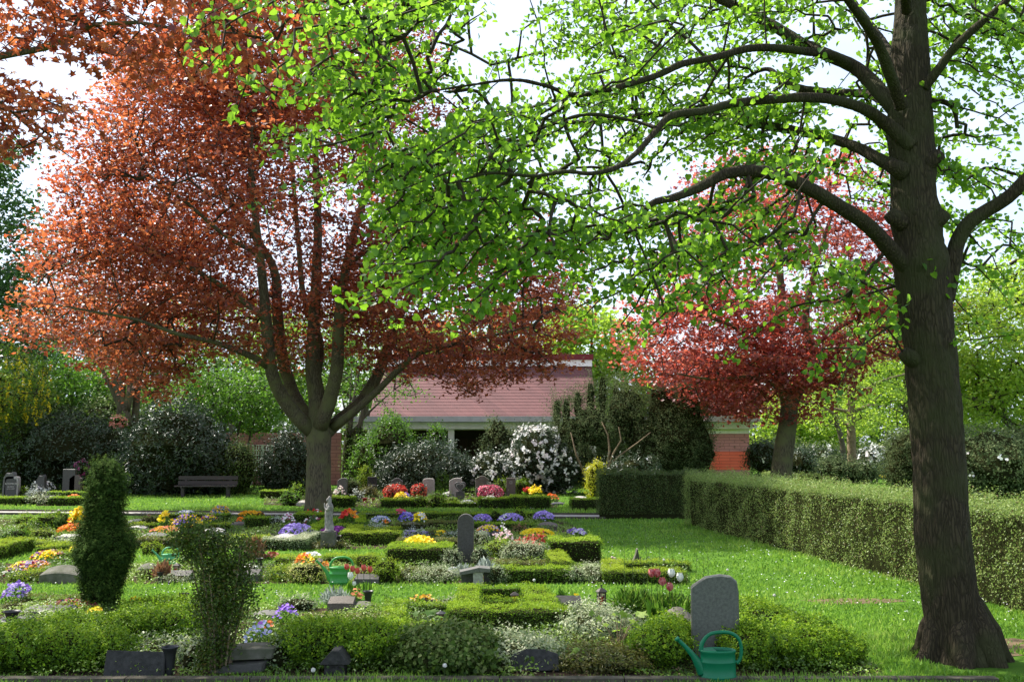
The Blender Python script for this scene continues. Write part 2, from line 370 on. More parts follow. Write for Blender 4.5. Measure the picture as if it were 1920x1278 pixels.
def grow(limbs, att, seg=.4, curve=.12):
    """limbs: list of (pts, radii). joins every attractor to its nearest wood."""
    P0 = np.concatenate([l[0] for l in limbs]); R0 = np.concatenate([l[1] for l in limbs])
    n = len(P0); cap = n + len(att) * 14
    PT = np.zeros((cap, 3)); PT[:n] = P0; par = np.full(cap, -1); pl = np.zeros(cap); tip = np.zeros(cap)
    d0 = np.array([np.min(np.linalg.norm(P0 - a, axis=1)) for a in att]); order = np.argsort(d0)
    tips = np.zeros(len(att), int)
    for ai in order:
        a = att[ai]; dv = PT[:n] - a; d = np.sqrt((dv ** 2).sum(1)) + .18 * pl[:n]
        j = int(np.argmin(d)); p = PT[j].copy(); v = a - p; L = np.linalg.norm(v)
        k = min(13, max(1, int(math.ceil(L / seg)))); side = rng.normal(size=3) * L * curve; side[2] = abs(side[2]) * .8
        last = j
        for i in range(1, k + 1):
            t = i / k; q = p + v * t + side * math.sin(math.pi * t)
            if n >= cap: break
            PT[n] = q; par[n] = last; pl[n] = pl[last] + L / k; last = n; n += 1
        tips[ai] = last; tip[last] += 1
    cnt = tip[:n].copy()
    for i in range(n - 1, -1, -1):
        if par[i] >= 0: cnt[par[i]] += cnt[i]
    return PT[:n], par[:n], cnt, tips

def make_tree(name, label, limbs, att, lf, bark, twig_r=.006, seg=.4, group=None, k=10, rough=.05, cat='tree', trunk_name='trunk', trunk_k=None, blossoms=None, step=.35, curve=.12, nlimb=1, maxr=.09, fis=0):
    """limbs: list of (pts, radii) world; first nlimb are the trunk. lf: dict(mat,n,size,tmpl,sig,up)"""
    base = np.array(limbs[0][0][0]); t = thing(name, label, cat, tuple(base), group)
    LB = [catmull(p, r, step) for p, r in limbs]
    mb = MB()
    for p, r in LB[:nlimb]: mb.tube(p - base, r, trunk_k or k, rough=rough, fis=fis)
    mb.build(trunk_name, bark, t, smooth=True)
    lb = MB()
    for i, (p, r) in enumerate(LB[nlimb:]): lb.tube(p - base, r, k, rough=rough, seed=i, fis=fis * .4)
    att = np.asarray(att)
    if len(att):
        PT, par, cnt, tips = grow(LB, att, seg, curve)
        e = np.where(par >= 0)[0]
        r = np.minimum(twig_r * np.maximum(cnt, 1) ** .42, maxr)
        ra = np.where(par[par[e]] >= 0, r[par[e]], r[e] * 1.15)
        edge_tubes('branches', PT[par[e]] - base, PT[e] - base, ra, r[e], 4, [bark, M_twig], t, lb)
        m = lf['n']; sg = np.array(lf['sig'])
        C = np.repeat(att, m, axis=0) + rng.normal(size=(len(att) * m, 3)) * sg
        # some leaves strung along the last twig pieces
        te = e[cnt[e] <= 2]; ne = int(lf.get('along', .25) * len(C))
        if ne and len(te):
            s = rng.choice(te, ne); C = np.concatenate([C, PT[s] + rng.normal(size=(ne, 3)) * sg * .6])
        N = rng.normal(size=(len(C), 3)) * lf.get('spread', .7) + np.array(lf.get('up', (0, 0, 1)))
        ax = None
        if lf.get('droop'): ax = rng.normal(size=(len(C), 3)) * .7 + np.array([0, 0, -lf['droop']])
        rnd = np.clip(np.repeat(rng.normal(.5, .16, len(att)), m), 0, 1)
        rnd = np.concatenate([rnd, rng.random(len(C) - len(rnd))]) if len(C) > len(rnd) else rnd
        rnd = np.clip(rnd + rng.normal(0, .18, len(C)), 0, 1)
        keep = C[:, 2] > .05; C = C[keep]; N = N[keep]; rnd = rnd[keep]; ax = ax[keep] if ax is not None else None
        leaves('crown', t, lf['mat'], C - base, N, lf['size'] * rng.uniform(.65, 1.2, len(C)), lf['tmpl'], ax, rnd)
        if blossoms:
            bn, bmat, bcnt, bs = blossoms
            s = rng.choice(len(att), bcnt); c = att[s] + rng.normal(size=(bcnt, 3)) * sg * .8
            if bn == 'raceme':
                c = np.repeat(c, 14, axis=0); c += np.stack([rng.normal(0, .03, len(c)), rng.normal(0, .03, len(c)), -rng.random(len(c)) * .35], 1)
            else:
                c = np.repeat(c, 10, axis=0); c += np.stack([rng.normal(0, .03, len(c)), rng.normal(0, .03, len(c)), rng.random(len(c)) * .25], 1)
            leaves('blossoms', t, bmat, c - base, rng.normal(size=(len(c), 3)), bs, 'oval')
    return t

def in_ells(n, ells, shell=.25, zmin=.2):
    vol = np.array([e[1][0] * e[1][1] * e[1][2] for e in ells]); vol = vol ** .85; pr = vol / vol.sum()
    ix = rng.choice(len(ells), n, p=pr); d = unit(rng.normal(size=(n, 3))); r = (shell + (1 - shell) * rng.random(n)) ** (1 / 2.2)
    c = np.array([e[0] for e in ells])[ix] + d * r[:, None] * np.array([e[1] for e in ells])[ix]
    return c[c[:, 2] > zmin]
def E(px, py, Y, rx, rz, ry): return (P(px, py, Y), np.array([rx * S(Y), ry, rz * S(Y)]))

# ---- shrubs: lumpy shells of leaves round a solid core coloured dark for the shade inside
def lumpf(d, seed, f=3.0):
    a = np.array([[1.3, .7, .9], [-.6, 1.5, .8], [.9, -.8, 1.6], [2.3, 1.9, -1.7], [-2.1, 2.6, 1.3]]) * f
    ph = np.random.default_rng(seed).random(5) * 6.28; am = np.array([.3, .25, .25, .13, .12])
    return (np.sin(d @ a.T + ph) * am).sum(1)
def shell_pts(ells, n, lump, seed, zmin=.0, depth=.12):
    ar = np.array([(e[1][0] * e[1][1] + e[1][0] * e[1][2] + e[1][1] * e[1][2]) for e in ells]); pr = ar / ar.sum()
    ix = rng.choice(len(ells), int(n * 1.5), p=pr); d = unit(rng.normal(size=(len(ix), 3)))
    cc = np.array([e[0] for e in ells], float)[ix]; rr = np.array([e[1] for e in ells], float)[ix]
    k = 1 + lump * lumpf(d + ix[:, None] * .7, seed)
    q = cc + d * rr * (k - depth * np.abs(rng.normal(size=len(ix))))[:, None]
    ok = q[:, 2] > zmin
    for i, e in enumerate(ells):
        ins = (((q - np.array(e[0])) / np.array(e[1])) ** 2).sum(1) < .72
        ok &= ~(ins & (ix != i))
    q = q[ok][:n]; nrm = unit((d / rr)[ok][:n]); return q, nrm
def shrub(name, label, ells, n, size, mat, tmpl='oval', lump=.22, group=None, cat='shrub', core=M_core, cs=.80, spread=.75, clump=6, csig=None, flowers=None, stems=None, up=.3, depth=.12, shag=None):
    shag = size * 5 if shag is None else shag
    ells = [(np.array(c, float), np.array(r, float)) for c, r in ells]
    seed = int(rng.integers(1e6)); b = np.mean([e[0] for e in ells], axis=0); b = np.array([b[0], b[1], max(0, min(e[0][2] - e[1][2] for e in ells))])
    t = thing(name, label, cat, tuple(b), group)
    ctr, nr = shell_pts(ells, max(4, n // clump), lump, seed, depth=depth)
    csig = csig or size * .9
    shoot = np.repeat(rng.random(len(ctr)) ** 3 * shag, clump) * np.tile(np.linspace(0, 1, clump), len(ctr)); sdir = unit(np.repeat(nr + rng.normal(size=nr.shape) * .4 + [0, 0, .5], clump, axis=0))
    C = np.repeat(ctr, clump, axis=0) + rng.normal(size=(len(ctr) * clump, 3)) * csig * (1 - .5 * (shoot > .02))[:, None] + sdir * shoot[:, None]
    N = np.repeat(nr, clump, axis=0) + rng.normal(size=(len(C), 3)) * spread + np.array([0, 0, up])
    # young leaves sit on the outside and top of the plant
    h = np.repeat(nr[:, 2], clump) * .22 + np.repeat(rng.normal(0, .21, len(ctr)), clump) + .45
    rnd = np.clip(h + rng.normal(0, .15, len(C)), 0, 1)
    ok = C[:, 2] > .005
    leaves('foliage', t, mat, C[ok] - b, N[ok], size * rng.uniform(.65, 1.25, ok.sum()), tmpl, None, rnd[ok])
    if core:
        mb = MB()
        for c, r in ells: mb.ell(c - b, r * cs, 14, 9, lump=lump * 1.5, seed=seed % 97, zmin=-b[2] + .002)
        mb.build('shade_core', core, t)
    if flowers:
        fm, fn, fs, fk = flowers
        q, nn = shell_pts(ells, fn, lump, seed, depth=.02, zmin=.03); q = q + nn * size * .5
        q = np.repeat(q, fk, axis=0) + rng.normal(size=(len(q) * fk, 3)) * (fs * .55 if fk > 1 else 0)
        nn = np.repeat(nn, fk, axis=0) + rng.normal(size=(len(q), 3)) * .4
        rr = np.clip(np.repeat(rng.random(len(q) // fk), fk) + rng.normal(0, .06, len(q)), 0, .99)
        leaves('blossoms', t, fm, q - b, nn, fs * rng.uniform(.8, 1.2, len(q)), 'flower', None, rr)
    if stems:
        mb = MB()
        for s in stems: mb.tube(np.array(s[0]) - b, s[1], 6)
        mb.build('stems', M_twig_l, t, smooth=True)
    return t

# ---- clipped hedges
def hedge(name, label, line, w, h, mat, leaf=.022, dens=2600, tmpl='oval', z0=0, group=None, cat='hedge', rough=.03, bare=.12, core=M_core, topup=.0, hole=None, spread=.8):
    L = [np.array([p[0], p[1]], float) for p in line]; b = np.array([np.mean([p[0] for p in L]), np.mean([p[1] for p in L]), 0])
    t = thing(name, label, cat, tuple(b), group); Cs = []; Ns = []; mb = MB()
    for i in range(len(L) - 1):
        a, c = L[i], L[i + 1]; d = c - a; ln = np.linalg.norm(d); d = d / ln; nn = np.array([d[1], -d[0]])
        a2 = a - d * w / 2 if i == 0 or True else a; ln2 = ln + w
        faces = [('t', ln2 * w), ('f', ln2 * h), ('k', ln2 * h), ('s', w * h), ('e', w * h)]
        for f, area in faces:
            m = int(area * dens * (1.0 if f != 'k' else .4))
            if m < 1: continue
            u = rng.random(m) * ln2; v = rng.random(m)
            dep = np.abs(rng.normal(0, 1, m)) * rough * .8
            wob = rough * (np.sin(u * 9.1 + i) + np.sin(u * 23.7 + v * 5) + np.sin(v * 11 + u * 4.3) + 1.2 * np.sin(u * 2.7 + np.sin(u * 5.1) + v)) * .5 + rough * 1.4 * rng.random(m) ** 4
            if f == 't': o = (v - .5) * w; z = h + wob - dep + topup * rng.random(m) * rough; n3 = (0, 0, 1)
            elif f == 'f': o = w / 2 + wob - dep; z = bare * h + v * h * (1 - bare); n3 = (nn[0], nn[1], .15)
            elif f == 'k': o = -w / 2 - wob + dep; z = bare * h + v * h * (1 - bare); n3 = (-nn[0], -nn[1], .15)
            elif f == 's': u = dep + wob; o = (rng.random(m) - .5) * w; z = bare * h + v * h * (1 - bare); n3 = (-d[0], -d[1], .15)
            else: u = ln2 - dep + wob; o = (rng.random(m) - .5) * w; z = bare * h + v * h * (1 - bare); n3 = (d[0], d[1], .15)
            xy = a2 + np.outer(u, d) + np.outer(o * np.ones(m), nn)
            Cs.append(np.column_stack([xy, z * np.ones(m) + z0])); Ns.append(np.tile(n3, (m, 1)))
        ce = (a + c) / 2; ci = w / 2 - rough * 1.6
        mb.box((ce[0] - b[0], ce[1] - b[1], z0 + (h - rough * 2) / 2), (ln / 2 + ci, max(.02, ci), (h - rough * 2) / 2), rz=math.atan2(d[1], d[0]))
    C = np.concatenate(Cs); N0 = np.concatenate(Ns)
    if hole is not None:
        ok = hole(C, N0); C = C[ok]; N0 = N0[ok]
    N = N0 + rng.normal(size=C.shape) * spread
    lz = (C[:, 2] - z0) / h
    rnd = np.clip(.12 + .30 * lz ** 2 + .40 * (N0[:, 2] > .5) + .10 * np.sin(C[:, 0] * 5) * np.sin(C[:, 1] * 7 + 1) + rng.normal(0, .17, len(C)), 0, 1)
    if mat is M_thuja or mat is M_thuja_shade: rnd = np.clip(rng.normal(.5, .25, len(C)), 0, 1)
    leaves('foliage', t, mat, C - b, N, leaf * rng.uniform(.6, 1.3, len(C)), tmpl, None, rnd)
    mb.build('shade_core', core, t)  # solid block behind the leaves, dark so the gaps look shaded
    return t

def pxhedge(label, x0, x1, py, hp, depth, mat=None, dens=None, name='box_hedge', group=None, leaf=None, rough=.02, **k):
    """a straight clipped hedge whose front foot runs from photo x0 to x1 at photo y py"""
    a = G(x0, py); c = G(x1, py); Y = a[1]; h = hp * S(Y); w = depth
    lf = leaf or max(.016, .0013 * Y); dn = dens or 1.9 / (lf * lf)
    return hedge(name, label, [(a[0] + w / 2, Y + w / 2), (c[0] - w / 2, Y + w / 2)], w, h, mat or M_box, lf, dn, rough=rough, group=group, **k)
def ring(label, pts, w, hp, mat=None, name='box_hedge', **k):
    g = [G(*p) for p in pts]; Y = np.mean([q[1] for q in g]); lf = max(.016, .0013 * Y)
    return hedge(name, label, [(q[0], q[1]) for q in g], w, hp * S(Y), mat or M_box, lf, 1.9 / lf ** 2, rough=.02, **k)
def adj(py, hp):
    return (932, hp + 932 - py) if 905 < py < 932 else (py, hp)
def pxball(name, label, x0, x1, py, hp, mat, ry=None, n=None, size=None, tmpl='oval', cat='shrub', lift=0, **k):
    py, hp = adj(py, hp)
    a = G(x0, py); c = G(x1, py); rx = (c[0] - a[0]) / 2; Y = a[1]; ry = ry or rx; h = max(.35 * hp * S(Y), P((x0 + x1) / 2, py - hp, Y + ry)[2])
    size = size or max(.02, .0016 * Y); area = 4 * (rx * ry + rx * h + ry * h)
    n = n or int(min(16000, max(150, 1.6 * area / size ** 2)))
    fl = k.pop('flowers', None)
    if isinstance(fl, tuple) and len(fl) == 2: fl = (fl[0], int(max(12, fl[1] * area / (.0014 * Y + .016) ** 2)), .0014 * Y + .016, 1)
    return shrub(name, label, [(((a[0] + c[0]) / 2, Y + ry, lift + h * .42), (rx, ry, h * .58))], n, size, mat, tmpl, cat=cat, flowers=fl, **k)

# ---- gravestones
def outl(kind, w, h):
    x = w / 2
    if kind == 'rect': return [(-x, 0), (x, 0), (x, h * .985), (x * .96, h), (-x * .96, h), (-x, h * .985)]
    if kind == 'round': return [(-x, 0), (x, 0)] + [(x * math.cos(a), h - x + x * math.sin(a)) for a in np.linspace(0, math.pi, 17)]
    if kind == 'bow': return [(-x, 0), (x, 0)] + [(x * math.cos(a) ** 1 if False else x * (1 - 2 * i / 10), h - .10 * h * ((1 - 2 * i / 10) ** 2) ** 1.2) for i, a in enumerate(np.linspace(0, 3.14, 11))]
    if kind == 'slant': return [(-x * 1.0, 0), (x * .98, 0), (x, h * .80), (x * .93, h * .93), (x * .7, h * .985), (x * .25, h), (-x * .35, h * .97), (-x * .88, h * .87), (-x * .97, h * .84)]
    if kind == 'softrect': return [(-x, 0), (x, 0), (x * 1.0, h * .8), (x * .93, h * .93), (x * .75, h * .985), (x * .2, h), (-x * .4, h * .995), (-x * .8, h * .97), (-x * .97, h * .88)]
    if kind == 'shoulder': return [(-x, 0), (x, 0), (x, h * .84), (x * .7, h * .88), (x * .4, h * .97), (0, h), (-x * .4, h * .97), (-x * .75, h * .9), (-x, h * .86)]
    if kind == 'rough': return [(-x, 0), (x, 0), (x * 1.02, h * .4), (x * .95, h * .9), (x * .7, h), (x * .1, h * .93), (-x * .4, h * .96), (-x * .9, h * .78), (-x * 1.05, h * .3)]
    if kind == 'step': return [(-x, 0), (x, 0), (x, h * .75), (x * .5, h * .85), (x * .45, h), (-x * .3, h), (-x * .4, h * .8), (-x * .95, h * .7)]
    if kind == 'spike': return [(-x, 0), (x, 0), (x * .8, h * .3), (x * .35, h * .55), (x * .15, h), (-x * .05, h * .97), (-x * .2, h * .7), (-x * .7, h * .3)]
    if kind == 'heart':
        p = []
        for a in np.linspace(-math.pi, math.pi, 29)[:-1]:
            hx = 16 * math.sin(a) ** 3; hz = 13 * math.cos(a) - 5 * math.cos(2 * a) - 2 * math.cos(3 * a) - math.cos(4 * a)
            p.append((-hx / 16 * x, h * (hz + 17) / 29.5))
        return p[::-1]
def stone(label, px, py, wp, hp, kind='rect', thick=.14, mat=None, rx=0, rz=0, name='gravestone', cat='gravestone', text=None, plinth=False, zl=0, frame=None):
    py, hp = adj(py, hp)
    g = G(px, py); Y = g[1]; w = wp * S(Y); h = hp * S(Y)
    mat = mat or M_granite
    mb = MB(); mb.prism(outl(kind, w, h), -thick / 2, thick / 2, bev=min(.02, w * .08))
    needs = text or plinth or frame
    if not needs:
        o = mb.build(name, mat); o.location = (g[0], Y + thick / 2, zl); o.rotation_euler = (rx, 0, rz)
        return tag(o, label, cat)
    t = thing(name, label, cat, (g[0], Y + thick / 2, zl), rz=rz); t.rotation_euler = (rx, 0, rz)
    mb.build('headstone', mat, t)
    if plinth:
        m2 = MB(); m2.box((0, 0, -.0), (w * .6, thick * .9, .05)); m2.build('plinth', mat, t)
    if frame:
        m2 = MB(); m2.prism(outl(kind, w * .8, h * .86), -.004, .004); o = m2.build('inscription_face', frame, t); o.location = (0, -thick / 2 - .003, h * .0 + .02)
    if text:
        for i, (s, sz, zz) in enumerate(text):
            cu = bpy.data.curves.new('txt', 'FONT'); cu.body = s; cu.size = sz; cu.align_x = 'CENTER'; cu.extrude = .004; cu.resolution_u = 2
            to = bpy.data.objects.new('txt', cu); COL.objects.link(to); bpy.context.view_layer.update()
            me = bpy.data.meshes.new_from_object(to.evaluated_get(bpy.context.evaluated_depsgraph_get()))
            bpy.data.objects.remove(to); o = link('inscription', me, M_letter, t)
            o.rotation_euler = (math.pi / 2, 0, 0); o.location = (0, -thick / 2 - .011, zz)
    return t
def pillow(label, x0, x1, py, hp, mat=None, curved=.3, rz=0, lean=.35, cat='stone', name='pillow_stone', rx=0, zl=0, depth=None):
    """low lying stone with a tilted top face"""
    a = G(x0, py); c = G(x1, py); Y = a[1]; w = (c[0] - a[0]); h = hp * S(Y); D = depth or max(.22, w * .5)
    V = []; n = 9
    for i in range(n):
        u = -1 + 2 * i / (n - 1); x = u * w / 2; top = h * (1 - curved * u * u)
        V += [(x * 1.0, -D / 2, 0), (x * .99, -D / 2 + .01, top * .62), (x * .97, -D / 2 + .035, top * .70), (x * .94, D / 2 - .03, top), (x * .97, D / 2, top * .9), (x, D / 2, 0)]
    Fs = [[i * 6 + j, (i + 1) * 6 + j, (i + 1) * 6 + (j + 1) % 6, i * 6 + (j + 1) % 6] for i in range(n - 1) for j in range(6)]
    Fs += [list(range(6)), [(n - 1) * 6 + j for j in range(6)][::-1]]
    mb = MB(); mb.add(V, Fs); o = mb.build(name, mat or M_granite); o.location = ((a[0] + c[0]) / 2, Y + D / 2, zl); o.rotation_euler = (rx, 0, rz)
    return tag(o, label, cat)
def vase(label, px, py, wp, hp, mat=None, saucer=False, name='grave_vase', zl=0):
    g = G(px, py); Y = g[1]; r = wp / 2 * S(Y); h = hp * S(Y)
    t = thing(name, label, 'vase', (g[0], Y, zl))
    mb = MB(); mb.lathe([(.55 * r, 0), (.58 * r, h * .05), (.6 * r, h * .4), (.68 * r, h * .7), (.8 * r, h * .88), (r, h * .96), (r * 1.02, h), (r * .93, h * .985), (r * .72, h * .85), (r * .5, h * .35)], k=24)
    mb.build('cup', mat or M_black, t, smooth=True)
    if saucer:
        m = MB(); m.lathe([(.62 * r, h * .44), (1.0 * r, h * .5), (1.05 * r, h * .55), (.62 * r, h * .5)], k=24); m.build('collar', mat or M_black, t, smooth=True)
    return t
def lantern(label, px, py, wp, hp, mat=None, glass=None, cross=True, six=True, zl=0):
    g = G(px, py); Y = g[1]; r = wp / 2 * S(Y); h = hp * S(Y); mat = mat or M_iron; k = 6 if six else 4
    t = thing('grave_lantern', label, 'lantern', (g[0], Y, zl)); off = 0 if six else math.pi / 4
    def rg(pr, nm, m):
        b = MB(); V = [(a * math.cos(2 * math.pi * j / k + off), a * math.sin(2 * math.pi * j / k + off), z) for a, z in pr for j in range(k)]; n = len(pr)
        b.add(V, [[i * k + j, i * k + (j + 1) % k, (i + 1) * k + (j + 1) % k, (i + 1) * k + j] for i in range(n - 1) for j in range(k)] + [list(range(k))[::-1], [(n - 1) * k + j for j in range(k)]])
        return b.build(nm, m, t)
    rg([(r * .82, 0), (r * .86, h * .06), (r * .72, h * .10)], 'base', mat)
    gl = rg([(r * .66, h * .10), (r * .66, h * .66)], 'glass', glass or M_candle)
    b = MB(); b.lathe([(r * .40, 0), (r * .40, h * .36)], c=(0, -r * .40, h * .12), k=10); b.build('candle', M_redglass, gl)
    b = MB()
    for j in range(k):
        a = 2 * math.pi * j / k + off; b.box((r * .72 * math.cos(a), r * .72 * math.sin(a), h * .38), (r * .08, r * .08, h * .29))
    b.build('posts', mat, t)
    roof = rg([(r * 1.0, h * .66), (r * 1.02, h * .70), (r * .45, h * .82), (r * .14, h * .86)], 'roof', mat)
    if cross:
        b = MB(); b.box((0, 0, h * .93), (r * .07, r * .07, h * .07)); b.box((0, 0, h * .955), (r * .22, r * .06, r * .06)); b.build('cross', mat, roof)
    return t
def watering_can(label, px, py, hp, mat, rz=0):
    g = G(px, py); Y = g[1]; h = hp * S(Y) / 1.53; w = h * 1.12   # body height / width
    t = thing('watering_can', label, 'watering can', (g[0], Y, 0), rz=rz); D = .62
    mb = MB(); a = w / 2
    pr = [(a * .90, 0), (a * .95, h * .02), (a * .96, h * .16), (a * 1.0, h * .18), (a * 1.0, h * .21), (a * .965, h * .225), (a * .965, h * .60), (a * .995, h * .62), (a * .995, h * .65), (a * .955, h * .67), (a * .95, h * .90), (a * .99, h * .92), (a * 1.0, h * .97), (a * .95, h * 1.0), (a * .90, h * .985), (a * .88, h * .9), (a * .86, h * .5)]
    mb.lathe(pr, k=40, sy=D); mb.build('body', mat, t, smooth=True)
    m = MB(); m.add([(-a * .15, -a * D * .88, h * .985), (-a * .15, a * D * .88, h * .985)] + [(-a * .15 - a * .75 * math.sin(x), -a * D * .9 * math.cos(x), h * .99) for x in np.linspace(0, math.pi, 12)[1:-1]], [[0] + list(range(2, 12)) + [1]])
    m.build('half_cover', mat, t)
    m = MB(); pts, rs = catmull([(-a * .80, 0, h * .30), (-a * 1.12, 0, h * .62), (-a * 1.35, 0, h * .80), (-a * 1.75, 0, h * 1.06), (-a * 2.2, 0, h * 1.30)], [a * .34, a * .24, a * .17, a * .125, a * .10], a * .1)
    m.tube(pts, rs, 16, flat=(1, .8)); m.add([(-a * .93, 0, h * .12), (-a * .93, 0, h * .62), (-a * 1.35, 0, h * .78), (-a * 1.2, 0, h * .5), (-a * .93, .012, h * .12), (-a * .93, .012, h * .62), (-a * 1.35, .012, h * .78), (-a * 1.2, .012, h * .5)], [[0, 1, 2, 3], [7, 6, 5, 4], [0, 3, 7, 4], [3, 2, 6, 7]])
    m.tube([(-a * 2.16, 0, h * 1.275), (-a * 2.27, 0, h * 1.335)], [a * .13, a * .145], 16); m.build('spout', mat, t, smooth=True)
    m = MB(); pts, rs = catmull([(-a * .93, 0, h * .93), (-a * .85, 0, h * 1.18), (-a * .5, 0, h * 1.42), (0, 0, h * 1.50), (a * .65, 0, h * 1.49), (a * 1.12, 0, h * 1.34), (a * 1.30, 0, h * 1.05), (a * 1.22, 0, h * .72), (a * 1.0, 0, h * .58)], [a * .13, a * .12, a * .10, a * .10, a * .10, a * .10, a * .095, a * .10, a * .12], a * .08)
    m.tube(pts, rs, 14, flat=(1.0, 1.0)); m.build('handle', mat, t, smooth=True)
    return t
def sapling(name, label, px, py, hp, wp, n, mat, size):
    g = G(px, py); s = S(g[1]); h = hp * s; w = wp * s / 2; t = thing(name, label, 'sapling', tuple(g))
    C = np.stack([rng.uniform(-w, w, n), rng.uniform(-w, w, n) * .6, h * rng.uniform(.45, 1, n)], 1); mb = MB()
    for c in C: mb.tube([(0, 0, 0), tuple(c * [.4, .4, .6]), tuple(c)], [.004, .003, .0015], 5)
    mb.build('stems', M_twig_l, t); leaves('leaves', t, mat, C, rng.normal(size=(n, 3)) * .35 + [0, -.25, 1], size * rng.uniform(.7, 1.2, n), 'maple')
    return t
def stalkflower(label, px, py, toppy, dx, cols, mat, name='tulip', cat='flower', size=.045, leaf=True, group=None):
    g = G(px, py); Y = g[1]; tp = P(px + dx, toppy, Y) - g; t = thing(name, label, cat, tuple(g), group)
    m = MB(); pts, rs = catmull([(0, 0, 0), tuple(tp * [.3, 0, .5]), tuple(tp)], [.004, .0035, .003], .03); m.tube(pts, rs, 6); m.build('stem', M_green, t)
    V = []; Fs = []; m = MB()
    for j in range(6):
        a = j * math.pi / 3 + .3; rr = size * (.5 if j % 2 else .42); wd = size * .42; up = np.array([math.cos(a), math.sin(a), 0]); sd = np.array([-math.sin(a), math.cos(a), 0])
        rows = [(.12, .15, 0), (.62, .8, .25), (.95, 1, .6), (.92, .7, 1.0), (.85, .05, 1.35)]; b0 = len(V)
        for rad, ww, z in rows:
            for s in (-1, 0, 1): V.append(tp + up * rr * (rad - .12 * abs(s)) + sd * s * wd * ww + np.array([0, 0, z * size]))
        for r in range(4):
            for s in range(2): q = b0 + r * 3 + s; Fs.append([q, q + 1, q + 4, q + 3])
    m.add(V, Fs); m.build('petals', mat, t, smooth=True)
    if leaf:
        n = 3; C = np.array([[rng.normal(0, .02), rng.normal(0, .02), tp[2] * .28] for _ in range(n)])
        leaves('leaves', t, M_green, C, rng.normal(size=(n, 3)) * [1, 1, .1], tp[2] * .55, 'long', axis=np.tile([0, 0, 1.], (n, 1)))
    return t
def tuft(name, label, px, py, hp, wp, n, mat, lean=.35, width=.16, cat='plant', tip=None, group=None, dome=.5):
    """stems or blades fanning out of one foot; optional blossoms at the tips"""
    g = G(px, py); Y = g[1]; h = hp * S(Y); w = wp * S(Y) / 2
    t = thing(name, label, cat, tuple(g), group)
    a = rng.random(n) * 6.28; r = np.sqrt(rng.random(n)) * w; hh = h * rng.uniform(.6, 1, n) * (1 - dome * (r / w) ** 2)
    base = np.stack([np.cos(a) * r * (1 - lean), np.sin(a) * r * (1 - lean), np.zeros(n)], 1); top = np.stack([np.cos(a) * r, np.sin(a) * r, hh], 1)
    C = (base + top) / 2; L = np.linalg.norm(top - base, axis=1)
    N = rng.normal(size=(n, 3)) * [1, 1, .15]
    tmp = TM['long']; TM['tmpb'] = (tmp[0] * [width * 6, 1, 1], tmp[1])
    leaves('leaves', t, mat, C, N, L, 'tmpb', axis=top - base)
    if tip:
        fm, fs, k = tip; q = np.repeat(top, k, axis=0) + rng.normal(size=(n * k, 3)) * fs * (.5 if k > 1 else 0)
        leaves('blossoms', t, fm, q, rng.normal(size=(len(q), 3)) * .6 + [0, -.5, .8], fs * rng.uniform(.8, 1.2, len(q)), 'flower', None, np.repeat(rng.random(n), k))
    return t
def fm(name, cols, tw=.25): return leafmat(name, cols, [tuple(min(1, x * 1.3) for x in c) for c in cols], tw=tw, rough=.6, const=True)
def bed(label, x0, x1, py, hp, cols, ry=None, dens=.8, under=None, fsize=None, name='flowering_plant', cat='flowers', zl=0, key=None, n=None):
    """low mound of bedding plants: leaves below, blossoms over the top"""
    a = G(x0, py); c = G(x1, py); Y = a[1]; rx = (c[0] - a[0]) / 2; ry = ry or max(.16, rx * .45); h = 1.2 * max(.05, .45 * hp * S(Y), P((x0 + x1) / 2, py - hp, Y + ry)[2])
    t = thing(name, label, cat, ((a[0] + c[0]) / 2, Y + ry, zl))
    fs = fsize or (.0013 * Y + .022); area = math.pi * rx * ry
    nl = int(min(5000, 3.2 * area / (fs * .9) ** 2 + 60)); th = rng.random(nl) * 6.28; rr = np.sqrt(rng.random(nl))
    def dome(r, t2, lo, hi): return np.stack([np.cos(t2) * r * rx, np.sin(t2) * r * ry, h * (1 - .55 * r ** 3) * rng.uniform(lo, hi, len(r))], 1)
    leaves('foliage', t, under or M_green, dome(rr, th, .15, .88), rng.normal(size=(nl, 3)) * .7 + [0, 0, .8], fs * 1.1, 'oval')
    nf = n or int(dens * area / (fs * .72) ** 2 + 10); th = rng.random(nf) * 6.28; rr = np.sqrt(rng.random(nf)); q = dome(rr, th, .88, 1.12)
    cl = np.clip(.5 + .5 * np.sin(q[:, 0] / rx * 2.3 + 1.3 * rng.normal()) * .7 + rng.normal(0, .28, nf), 0, .99)
    leaves('blossoms', t, fm(key or ('bl_' + label[:24]), cols), q, rng.normal(size=(nf, 3)) * .45 + [0, -.55, .8], fs * rng.uniform(.8, 1.2, nf), 'flower', None, cl)
    return t
YEL = [(.85, .66, .01), (.90, .75, .02), (.88, .56, .01)]
PUR = [(.14, .05, .35), (.25, .12, .5), (.45, .32, .70)]
LAV = [(.35, .25, .62), (.5, .4, .75), (.24, .14, .5)]
BLU = [(.05, .03, .30), (.10, .06, .45), (.3, .28, .6)]
WHI = [(.75, .75, .72), (.8, .8, .8), (.6, .58, .68)]
ORA = [(.80, .22, .01), (.85, .35, .02), (.7, .12, .01)]
RED = [(.55, .02, .015), (.7, .06, .03), (.45, .01, .02)]
PNK = [(.65, .08, .16), (.8, .2, .3), (.5, .04, .1)]
MIX = [(.85, .68, .02), (.2, .06, .3), (.7, .6, .3), (.35, .02, .06), (.6, .5, .7), (.8, .3, .02)]

